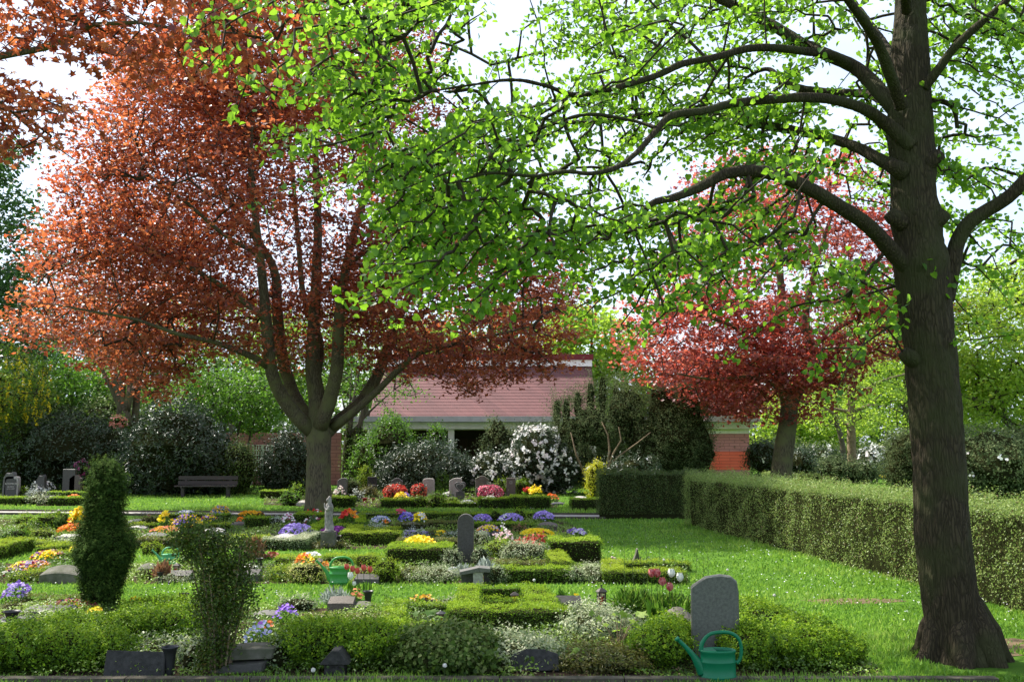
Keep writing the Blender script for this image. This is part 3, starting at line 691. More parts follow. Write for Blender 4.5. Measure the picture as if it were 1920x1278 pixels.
# ================================================================== GROUND
def sheet(name, pts, z, mat, kind='structure'):
    me = bpy.data.meshes.new(name); me.from_pydata([(p[0], p[1], z) for p in pts], [], [list(range(len(pts)))]); me.update()
    o = link(name, me, mat); return tag(o, kind=kind)
M_lawn = solid('lawn', (.09, .18, .022), (.05, .11, .015), scale=1.6, rough=1, bump=.7, bscale=90, spec=.05)
M_path = solid('gravel_path', (.42, .40, .36), (.30, .28, .25), scale=9, rough=.95, bump=.3)
M_kerb = solid('kerb_stone', (.11, .095, .07), (.05, .045, .03), scale=12, rough=.95, bump=.4)
sheet('ground', [(-300, -40), (300, -40), (300, 400), (-300, 400)], 0, M_lawn)
SOIL = [[G(-160, 1140), G(1190, 1140), G(1480, 1140), G(1660, 1262), G(1640, 1273), G(-160, 1273)],
        [G(-160, 1056), G(1285, 1056), G(1290, 1084), G(1290, 1094), G(-160, 1094)],
        [G(-160, 972), G(1060, 976), G(1120, 1012), G(1130, 1056), G(900, 1056), G(740, 1056), G(735, 1029), G(-160, 1029)],
        [G(-60, 919), G(158, 919), G(160, 948), G(-60, 948)], [G(495, 919), G(1050, 919), G(1045, 951), G(620, 952), G(495, 946)]]
for s in SOIL: sheet('soil', [tuple(p[:2]) for p in s], .004, M_soil)
M_bare = solid('bare_earth', (.16, .11, .06), (.08, .06, .03), scale=5, rough=1, bump=.5)
# footpath across the cemetery
p0, p1, p2, p3 = G(-400, 955.5), G(1135, 965), G(1135, 972.5), G(-400, 961)
sheet('path', [tuple(q[:2]) for q in (p0, p1, p2, p3)], .008, M_path)
for a, b in ((p0, p1), (p3, p2)):
    mb = MB(); d = b - a; mb.box(tuple((a + b) / 2 + [0, 0, .02]), (np.linalg.norm(d) / 2, .03, .035), rz=math.atan2(d[1], d[0]))
    o = mb.build('kerb', M_kerb); tag(o, kind='structure')
k0 = G(960, 1280); mb = MB()
for i in range(-7, 4): mb.box((i * 1.0 + .4, k0[1] - .01 + .004 * (i % 2), .015), (.495, .05, .035))
tag(mb.build('kerb', M_kerb), kind='structure')

# grass blades, longer and denser near the camera
def grass_pts(n, x0, x1, y0, y1):
    y = 1 / np.sqrt(1 / y1 ** 2 + rng.random(n) * (1 / y0 ** 2 - 1 / y1 ** 2)); return np.stack([rng.uniform(x0, x1, n), y, np.zeros(n)], 1)
gp = np.concatenate([grass_pts(250000, -9, 11, 7.6, 32), grass_pts(40000, -20, 24, 28, 62)])
px_, py_ = project(gp); ok = (px_ > -60) & (px_ < 1990)
insoil = np.zeros(len(gp), bool)
for si, s in enumerate(SOIL): insoil |= inpoly(gp[:, 0], gp[:, 1], [q[:2] for q in s]) & (rng.random(len(gp)) < (1.0, .55, .45, .5, .6)[si])
insoil |= inpoly(gp[:, 0], gp[:, 1], [q[:2] for q in (p0, p1, p2, p3)])
patch = np.sin(gp[:, 0] * 1.7 + 2 * np.sin(gp[:, 1] * .8)) * np.sin(gp[:, 1] * 1.3 + 1)
bare = ((gp[:, 0] - 4.2) ** 2 + (gp[:, 1] - 9.0) ** 2 < .55 ** 2) | ((((gp[:, 0] - G(1610, 1128)[0]) / 1.0) ** 2 + ((gp[:, 1] - G(1610, 1128)[1]) / .18) ** 2 < 1) & (rng.random(len(gp)) < .7)) | ((((gp[:, 0] - G(1890, 1208)[0]) / .6) ** 2 + ((gp[:, 1] - G(1890, 1208)[1]) / .35) ** 2 < 1) & (rng.random(len(gp)) < .8))
ok &= ~insoil & ~bare
gp = gp[ok]; patch = patch[ok]; n = len(gp)
ht = (.035 + .022 * patch + .03 * rng.random(n) ** 2) * np.clip(1 + (gp[:, 1] - 14) * .03, 1, 1.6)
near = gp[:, 1] < 9.6; ht[near] *= 1.25
wd = (.0045 + .0006 * gp[:, 1]); ax = rng.normal(size=(n, 3)) * .45 + [0, 0, 1]; ax = unit(ax)
TM['blade'] = (np.array([[-.5, 0, 0], [.5, 0, 0], [.1, 1, 0]]), [[0, 1, 2]])
Nn = rng.normal(size=(n, 3)) * [1, 1, .1]; T = unit(np.cross(ax, Nn))
V = np.stack([gp - T * wd[:, None], gp + T * wd[:, None], gp + ax * ht[:, None]], 1).reshape(-1, 3)
me = npmesh('grass', V, np.arange(3 * n), np.full(n, 3), np.clip(.45 + .22 * patch + rng.normal(0, .18, n), 0, .99))
tag(link('grass', me, M_grass), 'mown green grass blades covering the lawn between the grave rows', 'grass', kind='stuff')
# daisies in the lawn
dp = grass_pts(1500, -9, 9, 10.8, 32); q1, q2 = project(dp); ok = np.zeros(len(dp), bool)
for rct in ((0, 1098, 520, 1130), (1060, 1090, 1320, 1130), (1560, 1060, 1900, 1180), (1130, 1010, 1500, 1060), (860, 950, 1100, 958), (600, 1096, 1000, 1112), (1400, 1080, 1560, 1130)):
    ok |= (q1 > rct[0]) & (q1 < rct[2]) & (q2 > rct[1]) & (q2 < rct[3])
for s in SOIL: ok &= ~inpoly(dp[:, 0], dp[:, 1], [q[:2] for q in s])
dp = dp[ok]; dp[:, 2] = .05 + .02 * rng.random(len(dp))
tag(leaves('daisies', None, fm('daisy', WHI, .2), dp, rng.normal(size=dp.shape) * .3 + [0, -.3, 1], .012 + .0005 * dp[:, 1], 'flower'), 'scattered tiny white daisies growing in the lawn', 'daisies', kind='stuff')
# low creeping plants filling the beds
gc = []
for s, n in zip(SOIL, (60000, 26000, 60000, 5000, 12000)):
    s2 = np.array([q[:2] for q in s]); lo, hi = s2.min(0), s2.max(0); q = rng.uniform(lo, hi, (n, 2)); q = q[inpoly(q[:, 0], q[:, 1], s2)]
    den = np.sin(q[:, 0] * 2.1 + np.sin(q[:, 1] * 3)) * np.sin(q[:, 1] * 2.7 + q[:, 0]) ; q = q[den > -.62]
    gc.append(np.column_stack([q, .015 + .07 * rng.random(len(q)) * (1 + np.sin(q[:, 0] * 3.3))]))
gc = np.concatenate(gc); rr = np.clip(.4 + .35 * np.sin(gc[:, 0] * 1.9 + 1.2 * np.sin(gc[:, 1] * 1.6)) + rng.normal(0, .15, len(gc)), 0, 1)
tag(leaves('ground_cover', None, M_gcov, gc, rng.normal(size=gc.shape) * .6 + [0, 0, 1], .024 + .0011 * gc[:, 1], 'oval', None, rr), 'low creeping leaves covering the soil of the grave beds', 'ground cover', kind='stuff')
lt = np.column_stack([rng.uniform(-6, 3.2, 1500), rng.uniform(8.08, 8.9, 1500), rng.uniform(.008, .03, 1500)])
tag(leaves('leaf_litter', None, M_litter, lt, rng.normal(size=lt.shape) * .4 + [0, 0, 1], .03, 'oval'), 'dry brown leaves lying on the soil along the front kerb', 'leaf litter', kind='stuff')

# ================================================================== BUILDING
def brickmat(name, c1, c2, mort, sc=1, bw=.8, rh=.19, ms=.012):
    m = bpy.data.materials.new(name); nt = nodes_of(m); N = nt.nodes; L = nt.links
    pb = N.new('ShaderNodeBsdfPrincipled'); pb.inputs['Roughness'].default_value = .75; out = N.new('ShaderNodeOutputMaterial'); L.new(pb.outputs[0], out.inputs[0])
    tcn = N.new('ShaderNodeTexCoord'); sp = N.new('ShaderNodeSeparateXYZ'); cb = N.new('ShaderNodeCombineXYZ'); L.new(tcn.outputs['Object'], sp.inputs[0])
    ad = N.new('ShaderNodeMath'); L.new(sp.outputs[0], ad.inputs[0]); L.new(sp.outputs[1], ad.inputs[1]); L.new(ad.outputs[0], cb.inputs[0]); L.new(sp.outputs[2], cb.inputs[1])
    b = N.new('ShaderNodeTexBrick'); b.inputs['Color1'].default_value = (*c1, 1); b.inputs['Color2'].default_value = (*c2, 1); b.inputs['Mortar'].default_value = (*mort, 1)
    b.inputs['Scale'].default_value = sc; b.inputs['Brick Width'].default_value = bw; b.inputs['Row Height'].default_value = rh; b.inputs['Mortar Size'].default_value = ms
    L.new(cb.outputs[0], b.inputs[0])
    n1 = N.new('ShaderNodeTexNoise'); n1.inputs['Scale'].default_value = .9; n1.inputs['Detail'].default_value = 6; L.new(tcn.outputs['Object'], n1.inputs[0])
    hs = N.new('ShaderNodeMixRGB'); hs.blend_type = 'OVERLAY'; hs.inputs[0].default_value = .35; L.new(b.outputs[0], hs.inputs[1]); L.new(n1.outputs[0], hs.inputs[2]); L.new(hs.outputs[0], pb.inputs['Base Color'])
    MC[name] = m; return m
M_tile = brickmat('pink_roof_tile', (.15, .054, .050), (.115, .040, .038), (.055, .019, .019), bw=.42, rh=10, ms=.006)
M_brick = brickmat('pink_brick', (.48, .20, .18), (.42, .165, .15), (.20, .075, .08), bw=.6, rh=.17, ms=.012)
M_orange = brickmat('orange_brick', (.80, .14, .07), (.74, .12, .06), (.40, .05, .03), bw=1.2, rh=.17, ms=.010)
M_white = solid('white_boards', (.84, .82, .78), (.74, .72, .68), scale=3, rough=.8, stretch=(6, 1, .3))
M_redfas = solid('dark_red_fascia', (.16, .02, .022), (.13, .017, .02), scale=3, rough=.6)
M_conc = solid('pale_concrete', (.84, .82, .77), (.74, .72, .67), scale=3, rough=.9, bump=.2)
M_grey = solid('grey_concrete', (.5, .49, .48), (.4, .39, .38), scale=3, rough=.9)
M_dwood = solid('dark_door_wood', (.05, .022, .012), (.03, .013, .008), scale=3, rough=.6, stretch=(8, 1, .5))
M_dark = solid('dark_porch_wall', (.04, .03, .022), (.025, .018, .014), rough=.9)
YB = 50.0; xL, xR = P(698, 780, YB)[0], P(1106, 700, YB + 3.4)[0]
ch = thing('chapel_building', 'pink tiled chapel with a white flat porch roof behind the shrubs', 'building', (0, YB, 0))
mb = MB(); nC = 17; zb, zt = 3.27, 6.05; yb, yt = -1.0, 2.4
for i in range(nC):
    a = i / nC; b = (i + 1) / nC; z0 = zb + (zt - zb) * a; z1 = zb + (zt - zb) * b; y0 = yb + (yt - yb) * a; y1 = yb + (yt - yb) * b
    mb.add([(xL, y0 - .03, z0 - .01), (xR, y0 - .03, z0 - .01), (xR, y1 + .0, z1 + .0), (xL, y1 + .0, z1 + .0), (xL, y0 + .02, z0 - .012), (xR, y0 + .02, z0 - .012)], [[0, 1, 2, 3], [4, 5, 1, 0]])
mb.add([(xR, yb, zb), (xR, yt, zt), (xR, yt, zb), (xL, yb, zb), (xL, yt, zt), (xL, yt, zb)], [[0, 1, 2], [5, 4, 3]])
mb.build('tiled_roof', M_tile, ch)
xm = (xL + xR) / 2; hw = (xR - xL) / 2
mb = MB(); mb.box((xm, yt + 2.5, (zt + .3) / 2), (hw - .004, 2.49, (zt + .3) / 2 - .01)); mb.build('wall', M_brick, ch)
mb = MB(); mb.box((xm, yt + 2.46, zt + .17), (hw + .03, 2.6, .17)); mb.build('white_band', M_white, ch)
mb = MB(); mb.box((xm, yt + 2.46, zt + .49), (hw + .10, 2.7, .145)); mb.build('fascia', M_redfas, ch)
xa, xb = P(625, 790, 46.5)[0], P(1420, 790, 46.5)[0]
mb = MB(); mb.box(((xa + xb) / 2, -1.6, 3.12), ((xb - xa) / 2, 2.4, .13)); mb.build('porch_roof', M_grey, ch)
mb = MB(); mb.box(((xa + xb) / 2 + .1, -1.55, 2.82), ((xb - xa) / 2 - .35, 2.1, .155)); mb.build('porch_beam', M_conc, ch)
mb = MB(); mb.box((xm, .9, 1.33), (hw + 1.5, .4, 1.32)); mb.build('porch_wall', M_dark, ch)
for px in (697, 847, 985, 1110):
    mb = MB(); mb.box((P(px, 800, 47.0)[0], -3.35, 1.33), (.14, .14, 1.33)); mb.build('column', M_conc, ch)
for i in range(5):
    mb = MB(); x = P(868 + 18 * i, 830, 50)[0]; mb.box((x, .47, 1.15), (.22, .03, 1.1)); mb.box((x, .435, 1.55), (.15, .012, .5)); mb.box((x, .435, .6), (.15, .012, .35)); mb.build('door_panel', M_dwood, ch)
YP = 58.0; xa, xb = P(1285, 830, YP)[0], P(1405, 830, YP)[0]
pv = thing('brick_pavilion', 'pink brick pavilion with an orange lower wall and flat roof', 'building', (0, YP, 0))
zt = 2.86; mb = MB(); mb.box(((xa + xb) / 2, 2.0, zt / 2), ((xb - xa) / 2, 2.0, zt / 2)); mb.build('wall', M_brick, pv)
mb = MB(); mb.box(((xa + xb) / 2, 1.99, zt - .14), ((xb - xa) / 2 + .012, 2.01, .13)); mb.build('white_band', M_white, pv)
z0, z1 = P(1360, 880.5, YP)[2], P(1360, 846, YP)[2]
mb = MB(); mb.box(((xa + xb) / 2, 1.995, (z0 + z1) / 2), ((xb - xa) / 2 + .006, 2.0, (z1 - z0) / 2)); mb.build('orange_wall_face', M_orange, pv)
mb = MB(); mb.box(((xa + xb) / 2 + .05, 1.9, zt + .12), ((xb - xa) / 2 + .3, 2.4, .075)); mb.box(((xa + xb) / 2 + .05, 1.9, zt + .22), ((xb - xa) / 2 + .2, 2.3, .02)); mb.build('roof', M_grey, pv)
# garden wall with a pierced concrete screen
YW = 49.0; wl_ = thing('garden_wall', 'pink brick wall with a pierced concrete screen left of the big maple trunk', 'wall', (0, YW, 0))
xa, xb = P(405, 830, YW)[0], P(640, 830, YW)[0]; zt = P(450, 811, YW)[2]
mb = MB(); mb.box(((xa + xb) / 2, 0, zt / 2), ((xb - xa) / 2, .12, zt / 2)); mb.build('brickwork', M_brick, wl_)
xa, xb = P(476, 830, YW)[0], P(513, 830, YW)[0]; zt = P(500, 833, YW)[2]; mb = MB(); cw = (xb - xa)
for x in np.linspace(xa, xb, 3): mb.box((x, -.2, zt / 2), (.03, .05, zt / 2))
for i in range(7): mb.box(((xa + xb) / 2, -.2, zt - .03 - i * .24), (cw / 2 - .03, .04, .018))
for i in range(6):
    for j in range(8):
        x = xa + cw * (j + .5) / 8; z = zt - .15 - i * .24
        mb.prism([(x - .028, z), (x, z - .1), (x + .028, z), (x, z + .1)], -.24, -.16)
mb.build('screen_panel', M_conc, wl_)

# ================================================================== BENCH
YBn = G(380, 931)[1]; s_ = S(YBn); bx = G(385.5, 931)[0]
bn = thing('park_bench', 'dark slatted park bench standing on the grass before the rhododendron', 'bench', (bx, YBn, 0))
hw = 55.5 * s_; z0 = lambda py: (931 - py) * s_
for py, nm in ((896.5, 'back_slat'), (905.5, 'back_slat')):
    mb = MB(); mb.box((0, .24 + (905 - py) * .004, z0(py)), (hw, .02, 3.6 * s_)); mb.build(nm, M_bench, bn)
for i in range(3):
    mb = MB(); mb.box((0, -.18 + i * .14, z0(911) + .0), (hw, .06, .02)); mb.build('seat_slat', M_bench, bn)
for sx in (-1, 1):
    mb = MB(); x = sx * 42 * s_; mb.box((x, -.02, z0(911) / 2 - .01), (.06, .07, z0(911) / 2 - .012)); mb.box((x, -.02, z0(911) - .045), (.035, .24, .022)); mb.box((x, .275, z0(902)), (.035, .018, 9.5 * s_), rx=-.08); mb.build('leg', M_bench, bn)

# ================================================================== TREES
# --- the big linden in the foreground
YT = 9.15
tr = [(1802, 1238, 0, 78), (1800, 1222, 0, 72), (1797, 1200, 0, 65), (1792, 1175, 0, 60), (1786, 1145, 0, 57), (1776, 1080, 0, 54.5), (1767, 1000, 0, 53), (1762, 900, .03, 52), (1756, 800, .05, 51), (1748, 700, .08, 51), (1739, 610, .1, 52), (1731, 530, .12, 54), (1727, 490, .12, 56), (1722, 450, .12, 48), (1716, 405, .12, 53), (1713, 370, .12, 45), (1712, 300, .15, 46), (1706, 240, .15, 47), (1708, 170, .15, 41), (1706, 80, .15, 36), (1707, 0, .2, 31), (1706, -120, .2, 27), (1700, -300, .2, 22), (1695, -520, .3, 14), (1690, -700, .3, 6)]
def lim(pts, Y0=None):
    P_ = []; R_ = []
    for px, py, dy, w in pts:
        Y = (Y0 or YT) + dy; P_.append(P(px, py, Y)); R_.append(w * S(Y))
    return np.array(P_), np.array(R_)
Lm = [lim([(q[0], q[1], q[2], q[3] * (.88 if q[1] > 1100 else .91)) for q in tr])]
br = [
 [(1720, 520, .1, 18), (1680, 480, 0, 19), (1630, 425, -.2, 17), (1570, 385, -.4, 16), (1500, 345, -.6, 15), (1430, 322, -.7, 14.5), (1365, 325, -.8, 12.5), (1310, 352, -.9, 11), (1265, 370, -1, 9), (1225, 380, -1.1, 7.5), (1205, 400, -1.1, 6.5), (1185, 426, -1.2, 4)],
 [(1710, 330, .1, 16), (1660, 305, .1, 15), (1610, 278, .3, 12), (1550, 258, .5, 11), (1490, 245, .6, 10.5), (1420, 232, .8, 10), (1350, 222, 1.0, 9), (1300, 217, 1.1, 8), (1240, 214, 1.2, 7), (1180, 222, 1.3, 6), (1110, 230, 1.4, 5), (1050, 228, 1.5, 4), (960, 215, 1.6, 3)],
 [(1710, 275, 0, 18), (1665, 235, 0, 15), (1620, 205, -.2, 12.5), (1560, 187, -.4, 11.5), (1500, 183, -.6, 11), (1430, 188, -.8, 10), (1370, 195, -.9, 9.5), (1320, 208, -1.1, 9), (1260, 217, -1.3, 8), (1230, 245, -1.4, 7), (1200, 280, -1.6, 6.5), (1160, 312, -1.8, 6), (1110, 325, -2, 5), (1060, 322, -2.1, 4.5), (1000, 330, -2.2, 4), (920, 325, -2.3, 3), (840, 345, -2.4, 2.2)],
 [(1700, 230, .2, 20), (1665, 190, .2, 18), (1630, 150, .4, 17), (1600, 125, .5, 15), (1555, 105, .6, 14), (1510, 85, .8, 13), (1455, 52, 1, 12), (1400, 22, 1.2, 11), (1340, -8, 1.3, 10), (1270, -60, 1.5, 8), (1200, -110, 1.7, 6)],
 [(1600, 128, .5, 11), (1560, 104, .3, 10), (1520, 98, 0, 9.5), (1450, 90, -.2, 9), (1400, 92, -.3, 8.5), (1340, 108, -.5, 8), (1280, 120, -.7, 8), (1230, 142, -.8, 7.5), (1160, 163, -1, 7), (1080, 178, -1.1, 6), (1020, 160, -1.2, 4.5), (960, 150, -1.3, 4), (880, 160, -1.4, 3), (790, 175, -1.5, 2)],
 [(1690, 200, -.1, 15), (1665, 130, -.4, 13), (1645, 80, -.6, 12), (1620, 40, -.9, 11), (1590, 0, -1.2, 9), (1540, -80, -1.6, 7), (1470, -160, -2, 5)],
 [(1690, 215, .3, 14), (1640, 180, .7, 11), (1600, 175, 1, 9), (1540, 172, 1.3, 9), (1480, 160, 1.5, 8.5), (1440, 130, 1.7, 5), (1400, 145, 1.8, 3)],
 [(1732, 165, 0, 12), (1760, 130, -.1, 10.5), (1785, 95, -.2, 9.5), (1820, 60, -.3, 9), (1855, 30, -.4, 8), (1890, 0, -.5, 6), (1940, -50, -.7, 4)],
 [(1770, 560, .1, 22), (1785, 500, .1, 19), (1795, 455, .1, 17), (1815, 420, .05, 16), (1850, 395, 0, 15.5), (1890, 370, -.1, 15), (1930, 330, -.2, 14), (2000, 270, -.3, 12), (2100, 200, -.5, 9), (2250, 120, -.6, 5)],
 [(1735, 190, .1, 9), (1765, 190, .1, 6), (1785, 200, .1, 5.5), (1792, 215, .1, 5), (1795, 240, .1, 4.5)],
 [(1690, 130, .3, 12), (1640, 60, 1.2, 10), (1580, -20, 2, 8), (1500, -120, 2.8, 5)],
 [(1700, 60, .2, 13), (1760, -60, .8, 10), (1850, -180, 1.3, 7), (1950, -300, 1.6, 4)],
 [(1700, 20, 0, 13), (1680, -120, -1, 10), (1600, -260, -2, 7), (1480, -380, -3, 4)],
 [(1230, 240, -1.4, 5), (1180, 225, -1.3, 4), (1100, 215, -1.4, 4), (1030, 235, -1.3, 3.5), (980, 255, -1.3, 3), (900, 270, -1.4, 2.4), (800, 290, -1.5, 2)],
]
for b in br: Lm.append(lim([(q[0], q[1], q[2], q[3] * .86) for q in b]))
for c, sg in (((1695, 660), -1), ((1770, 402), 1), ((1668, 400), -1), ((1760, 290), 1), ((1668, 305), -1)):   # stubs of sawn-off branches
    Lm.append(lim([(c[0] - sg * 26, c[1] + 18, .02, 19), (c[0] - sg * 5, c[1] + 6, -.02, 15), (c[0] + sg * 3, c[1] - 1, -.02, 12)]))
LP = [(470, -40), (470, 25), (500, 30), (560, 20), (600, 60), (580, 75), (520, 75), (560, 90), (640, 60), (700, 70), (700, 110), (580, 130), (565, 150), (640, 130), (600, 240), (660, 235), (650, 262), (700, 300), (600, 330), (550, 340), (570, 362), (640, 372), (700, 345), (740, 360), (700, 410), (665, 460), (700, 470), (700, 500), (760, 490), (740, 545), (800, 550), (830, 600), (860, 650), (920, 600), (960, 560), (1000, 590), (1020, 640), (1050, 560), (1090, 600), (1125, 645), (1110, 560), (1150, 560), (1200, 520), (1215, 570), (1240, 600), (1250, 560), (1230, 500), (1310, 500), (1330, 580), (1345, 510), (1400, 460), (1440, 470), (1480, 420), (1490, 500), (1480, 570), (1560, 580), (1600, 560), (1640, 620), (1700, 655), (1700, 560), (1780, 560), (1800, 545), (1860, 510), (1920, 500), (2050, 480), (2050, -60)]
def lin_pts(n, poly, ylo, yhi, fil=None):
    out = []; m = 0
    while m < n:
        k = n * 2; px = rng.uniform(400, 2050, k); py = rng.uniform(-60, 700, k); ok = inpoly(px, py, poly)
        ok &= (lumpf(np.stack([px / 150, py / 95, np.zeros(k)], 1), 5, 1.4) > (-.12 if fil is None else fil))
        for q in np.stack([px, py], 1)[ok]:
            out.append(P(q[0], q[1], rng.uniform(ylo, yhi))); m += 1
            if m >= n: break
    return np.array(out)
LF = [p for p in LP if p[0] < 1060] + [(1130, 540), (1060, 330), (1000, 200), (1010, -60)]
att = lin_pts(430, LF, 6.4, 8.8); att2 = lin_pts(1500, LP, 9.3, 12.2, -.35); att4 = lin_pts(260, [(1000, -60), (1000, 330), (1640, 330), (1640, -60)], 9.3, 11.5, -.6); att3 = lin_pts(90, LP, 6.8, 8.4)
def sprays(ns, poly, ylo, yhi, gate, k=9, sp=.10):
    s = lin_pts(ns, poly, ylo, yhi, gate); sgn = np.where(s[:, 0] > 3.75, 1, -1)
    d = unit(np.stack([sgn * rng.uniform(.5, 1.2, ns), rng.normal(0, .45, ns), rng.normal(-.28, .25, ns)], 1)); t = np.arange(k) * sp
    q = s[:, None, :] + d[:, None, :] * t[None, :, None] - np.array([0, 0, .22]) * (t ** 2)[None, :, None]; q = q.reshape(-1, 3) + rng.normal(0, .015, (ns * k, 3))
    x, y = project(q); return q[inpoly(x, y, poly) | (rng.random(len(q)) < .25)]
att = sprays(112, LF, 6.6, 8.8, -.2); att2 = sprays(350, LP, 8.9, 12.0, -.3); x_, _y = project(att2); att2 = att2[(x_ > 1080) | (np.sin(att2[:, 1] * 3 + att2[:, 2] * 5) > .35)]; att4 = sprays(50, [(1000, -60), (1000, 330), (1640, 330), (1640, -60)], 9.3, 11.5, -.6); att3 = sprays(14, LP, 7.0, 8.4, -.2)
hang = sprays(34, [(1060, 400), (1180, 430), (1300, 380), (1420, 350), (1560, 430), (1640, 500), (1640, 560), (1560, 570), (1500, 500), (1400, 460), (1330, 560), (1240, 590), (1060, 560)], 7.4, 9.4, -.5)
d_ = unit(rng.normal(size=(900, 3))); up_ = np.array([3.4, 8.6, 8.2]) + d_ * (rng.random((900, 1)) ** .4) * np.array([5.6, 4.4, 4.0]); up_ = up_[(up_[:, 2] > 5.4)]
qx, qy = project(up_); up_ = up_[(qy < -40) | (qx > 2000) | (up_[:, 1] < 3)]
att = np.concatenate([att, att2, att3, att4, hang, up_])
lnd = make_tree('linden_tree', 'large linden with a thick dark leaning trunk and bright green leaves at the right', Lm, att,
  dict(mat=M_linden, n=8, size=.057, tmpl='heart', sig=(.075, .075, .05), along=.1, up=(0, 0, .55), spread=.75, droop=.8), M_bark, twig_r=.0042, seg=.3, k=18, trunk_k=110, rough=.045, nlimb=1, curve=.03, step=.03, maxr=.016, fis=.015)

gb = np.array(lnd.location); mb = MB()
for a, ln in ((-2.9, .16), (-1.9, .08), (-1.0, .08), (-.2, .10), (.8, .12), (1.7, .12), (2.4, .12)):
    d = np.array([math.cos(a), math.sin(a), 0]); pts, rs = catmull([d * .10 + [0, 0, .60], d * .24 + [0, 0, .26], d * .31 + [0, 0, .07], d * (.33 + ln * .6) + [0, 0, -.01], d * (.33 + ln) + [0, 0, -.08]], [.05, .11, .10, .06, .035], .04); mb.tube(pts, rs, 10, rough=.15, flat=(1.1, .8))
mb.build('roots', M_bark, lnd, smooth=True)

# --- copper maple in the middle distance
def mtree(name, label, Y0, trunk, limbs, poly, ells, nat, lf, **k):
    L = [lim(trunk, Y0)] + [lim(b, Y0) for b in limbs]
    att = []
    tot = 0
    while tot < nat:
        c = in_ells(nat * 2, ells, zmin=2.0); x, y = project(c); ok = inpoly(x, y, poly) | (y < -30)
        ok &= lumpf(c * .55, 11, 1.2) > -.45
        att.append(c[ok]); tot += ok.sum()
    att = np.concatenate(att)[:nat]
    return make_tree(name, label, L, att, lf, **k)
A1 = [(597, 962, 0, 29), (597, 945, 0, 25), (597, 900, 0, 22.5), (598, 850, 0, 22), (598, 820, 0, 23), (598, 795, 0, 20), (594, 740, 0, 16), (586, 690, 0, 14), (588, 620, .2, 12), (592, 540, .3, 10), (596, 440, .4, 8), (594, 340, .6, 6.5), (588, 240, .6, 5), (575, 120, .6, 3.5), (560, 0, .6, 2.5), (550, -120, .6, 1.5)]
A2 = [
 [(590, 812, 0, 15), (560, 785, -.3, 14), (530, 745, -.6, 13), (510, 700, -1, 12), (503, 640, -1.2, 11), (497, 580, -1.4, 10), (490, 500, -1.6, 8), (478, 400, -1.8, 6.5), (470, 300, -2, 5.5), (472, 200, -2, 4.5), (468, 100, -2, 3)],
 [(506, 690, -1, 7), (480, 672, -1.5, 6.5), (440, 655, -2, 5.5), (400, 640, -2.5, 4.5), (330, 625, -3, 4), (260, 600, -3.5, 3), (180, 585, -4, 2.2), (100, 570, -4.3, 1.5)],
 [(592, 800, .2, 13), (562, 760, .6, 12), (540, 710, 1, 11.5), (526, 650, 1.3, 11), (520, 580, 1.6, 10), (512, 500, 2, 8), (460, 420, 2.5, 6), (400, 340, 3, 5), (330, 280, 3.4, 3.5), (270, 240, 3.6, 2)],
 [(600, 800, -.2, 15), (618, 750, -.5, 14), (632, 690, -.8, 12.5), (634, 630, -1, 12), (640, 560, -1.2, 10), (655, 470, -1.4, 8), (680, 380, -1.6, 7), (700, 280, -1.8, 5.5), (715, 180, -2, 4), (730, 60, -2, 3)],
 [(606, 815, 0, 14), (640, 785, .3, 12.5), (675, 755, .7, 11.5), (702, 715, 1, 11), (722, 670, 1.2, 10), (738, 620, 1.4, 8.5), (770, 550, 1.8, 7), (820, 470, 2.2, 5.5), (870, 390, 2.6, 4.5), (920, 300, 3, 3)],
 [(625, 800, 0, 9), (665, 770, -.5, 7.5), (710, 730, -1, 6.5), (750, 690, -1.4, 6), (790, 660, -1.8, 5), (850, 645, -2.2, 4), (920, 630, -2.5, 3), (1000, 610, -2.7, 2)],
 [(500, 600, -1.4, 6), (450, 560, -1.6, 5.5), (390, 520, -1.8, 4.5), (310, 480, -2, 3.5), (230, 450, -2.2, 2.5), (150, 440, -2.4, 1.6)],
 [(595, 700, .2, 8), (600, 640, 1, 7), (570, 560, 2, 6), (560, 460, 3, 5), (550, 340, 4, 4), (540, 220, 4.6, 3)],
 [(650, 500, -1.3, 5), (700, 460, -2.4, 4.5), (760, 420, -3.4, 3.5), (830, 370, -4.2, 2.5)],
 [(490, 480, -1.6, 5), (420, 440, -2.5, 4), (350, 380, -3.3, 3), (280, 330, -4, 2.4)],
 [(740, 610, 1.4, 6), (810, 580, 1.6, 5), (890, 550, 1.9, 4), (980, 530, 2.2, 3)],
]
AP = [(250, -120), (215, 60), (205, 165), (160, 215), (150, 260), (110, 310), (100, 390), (55, 430), (70, 520), (20, 570), (0, 600), (0, 640), (60, 660), (110, 620), (140, 640), (140, 690), (200, 690), (220, 730), (300, 770), (340, 775), (340, 720), (400, 670), (470, 660), (500, 700), (560, 720), (640, 740), (700, 760), (740, 770), (740, 730), (800, 700), (850, 725), (890, 745), (905, 715), (960, 735), (980, 705), (1030, 715), (1075, 700), (1040, 640), (1100, 640), (1090, 560), (1060, 440), (1040, 300), (960, 180), (880, 60), (820, -120)]
AE = [E(520, 380, 29.5, 400, 330, 6.0), E(560, 50, 29.5, 280, 230, 4.5), E(240, 560, 29.5, 250, 170, 5), E(330, 290, 29.5, 210, 220, 5), E(860, 560, 29.5, 240, 190, 5.5), E(240, 690, 28, 110, 80, 2), E(930, 690, 28.5, 130, 60, 2)]
mtree('copper_maple', 'broad copper maple with orange red leaves and a forked trunk beyond the grave rows', 29.5, A1, A2, AP, AE, 5500,
  dict(mat=M_maple, n=21, size=.138, tmpl='lobe', sig=(.36, .36, .08), along=.15, up=(0, 0, 1.1), spread=.6), bark=M_bark_m, twig_r=.007, seg=.8, k=10, trunk_k=28, rough=.06, maxr=.055)
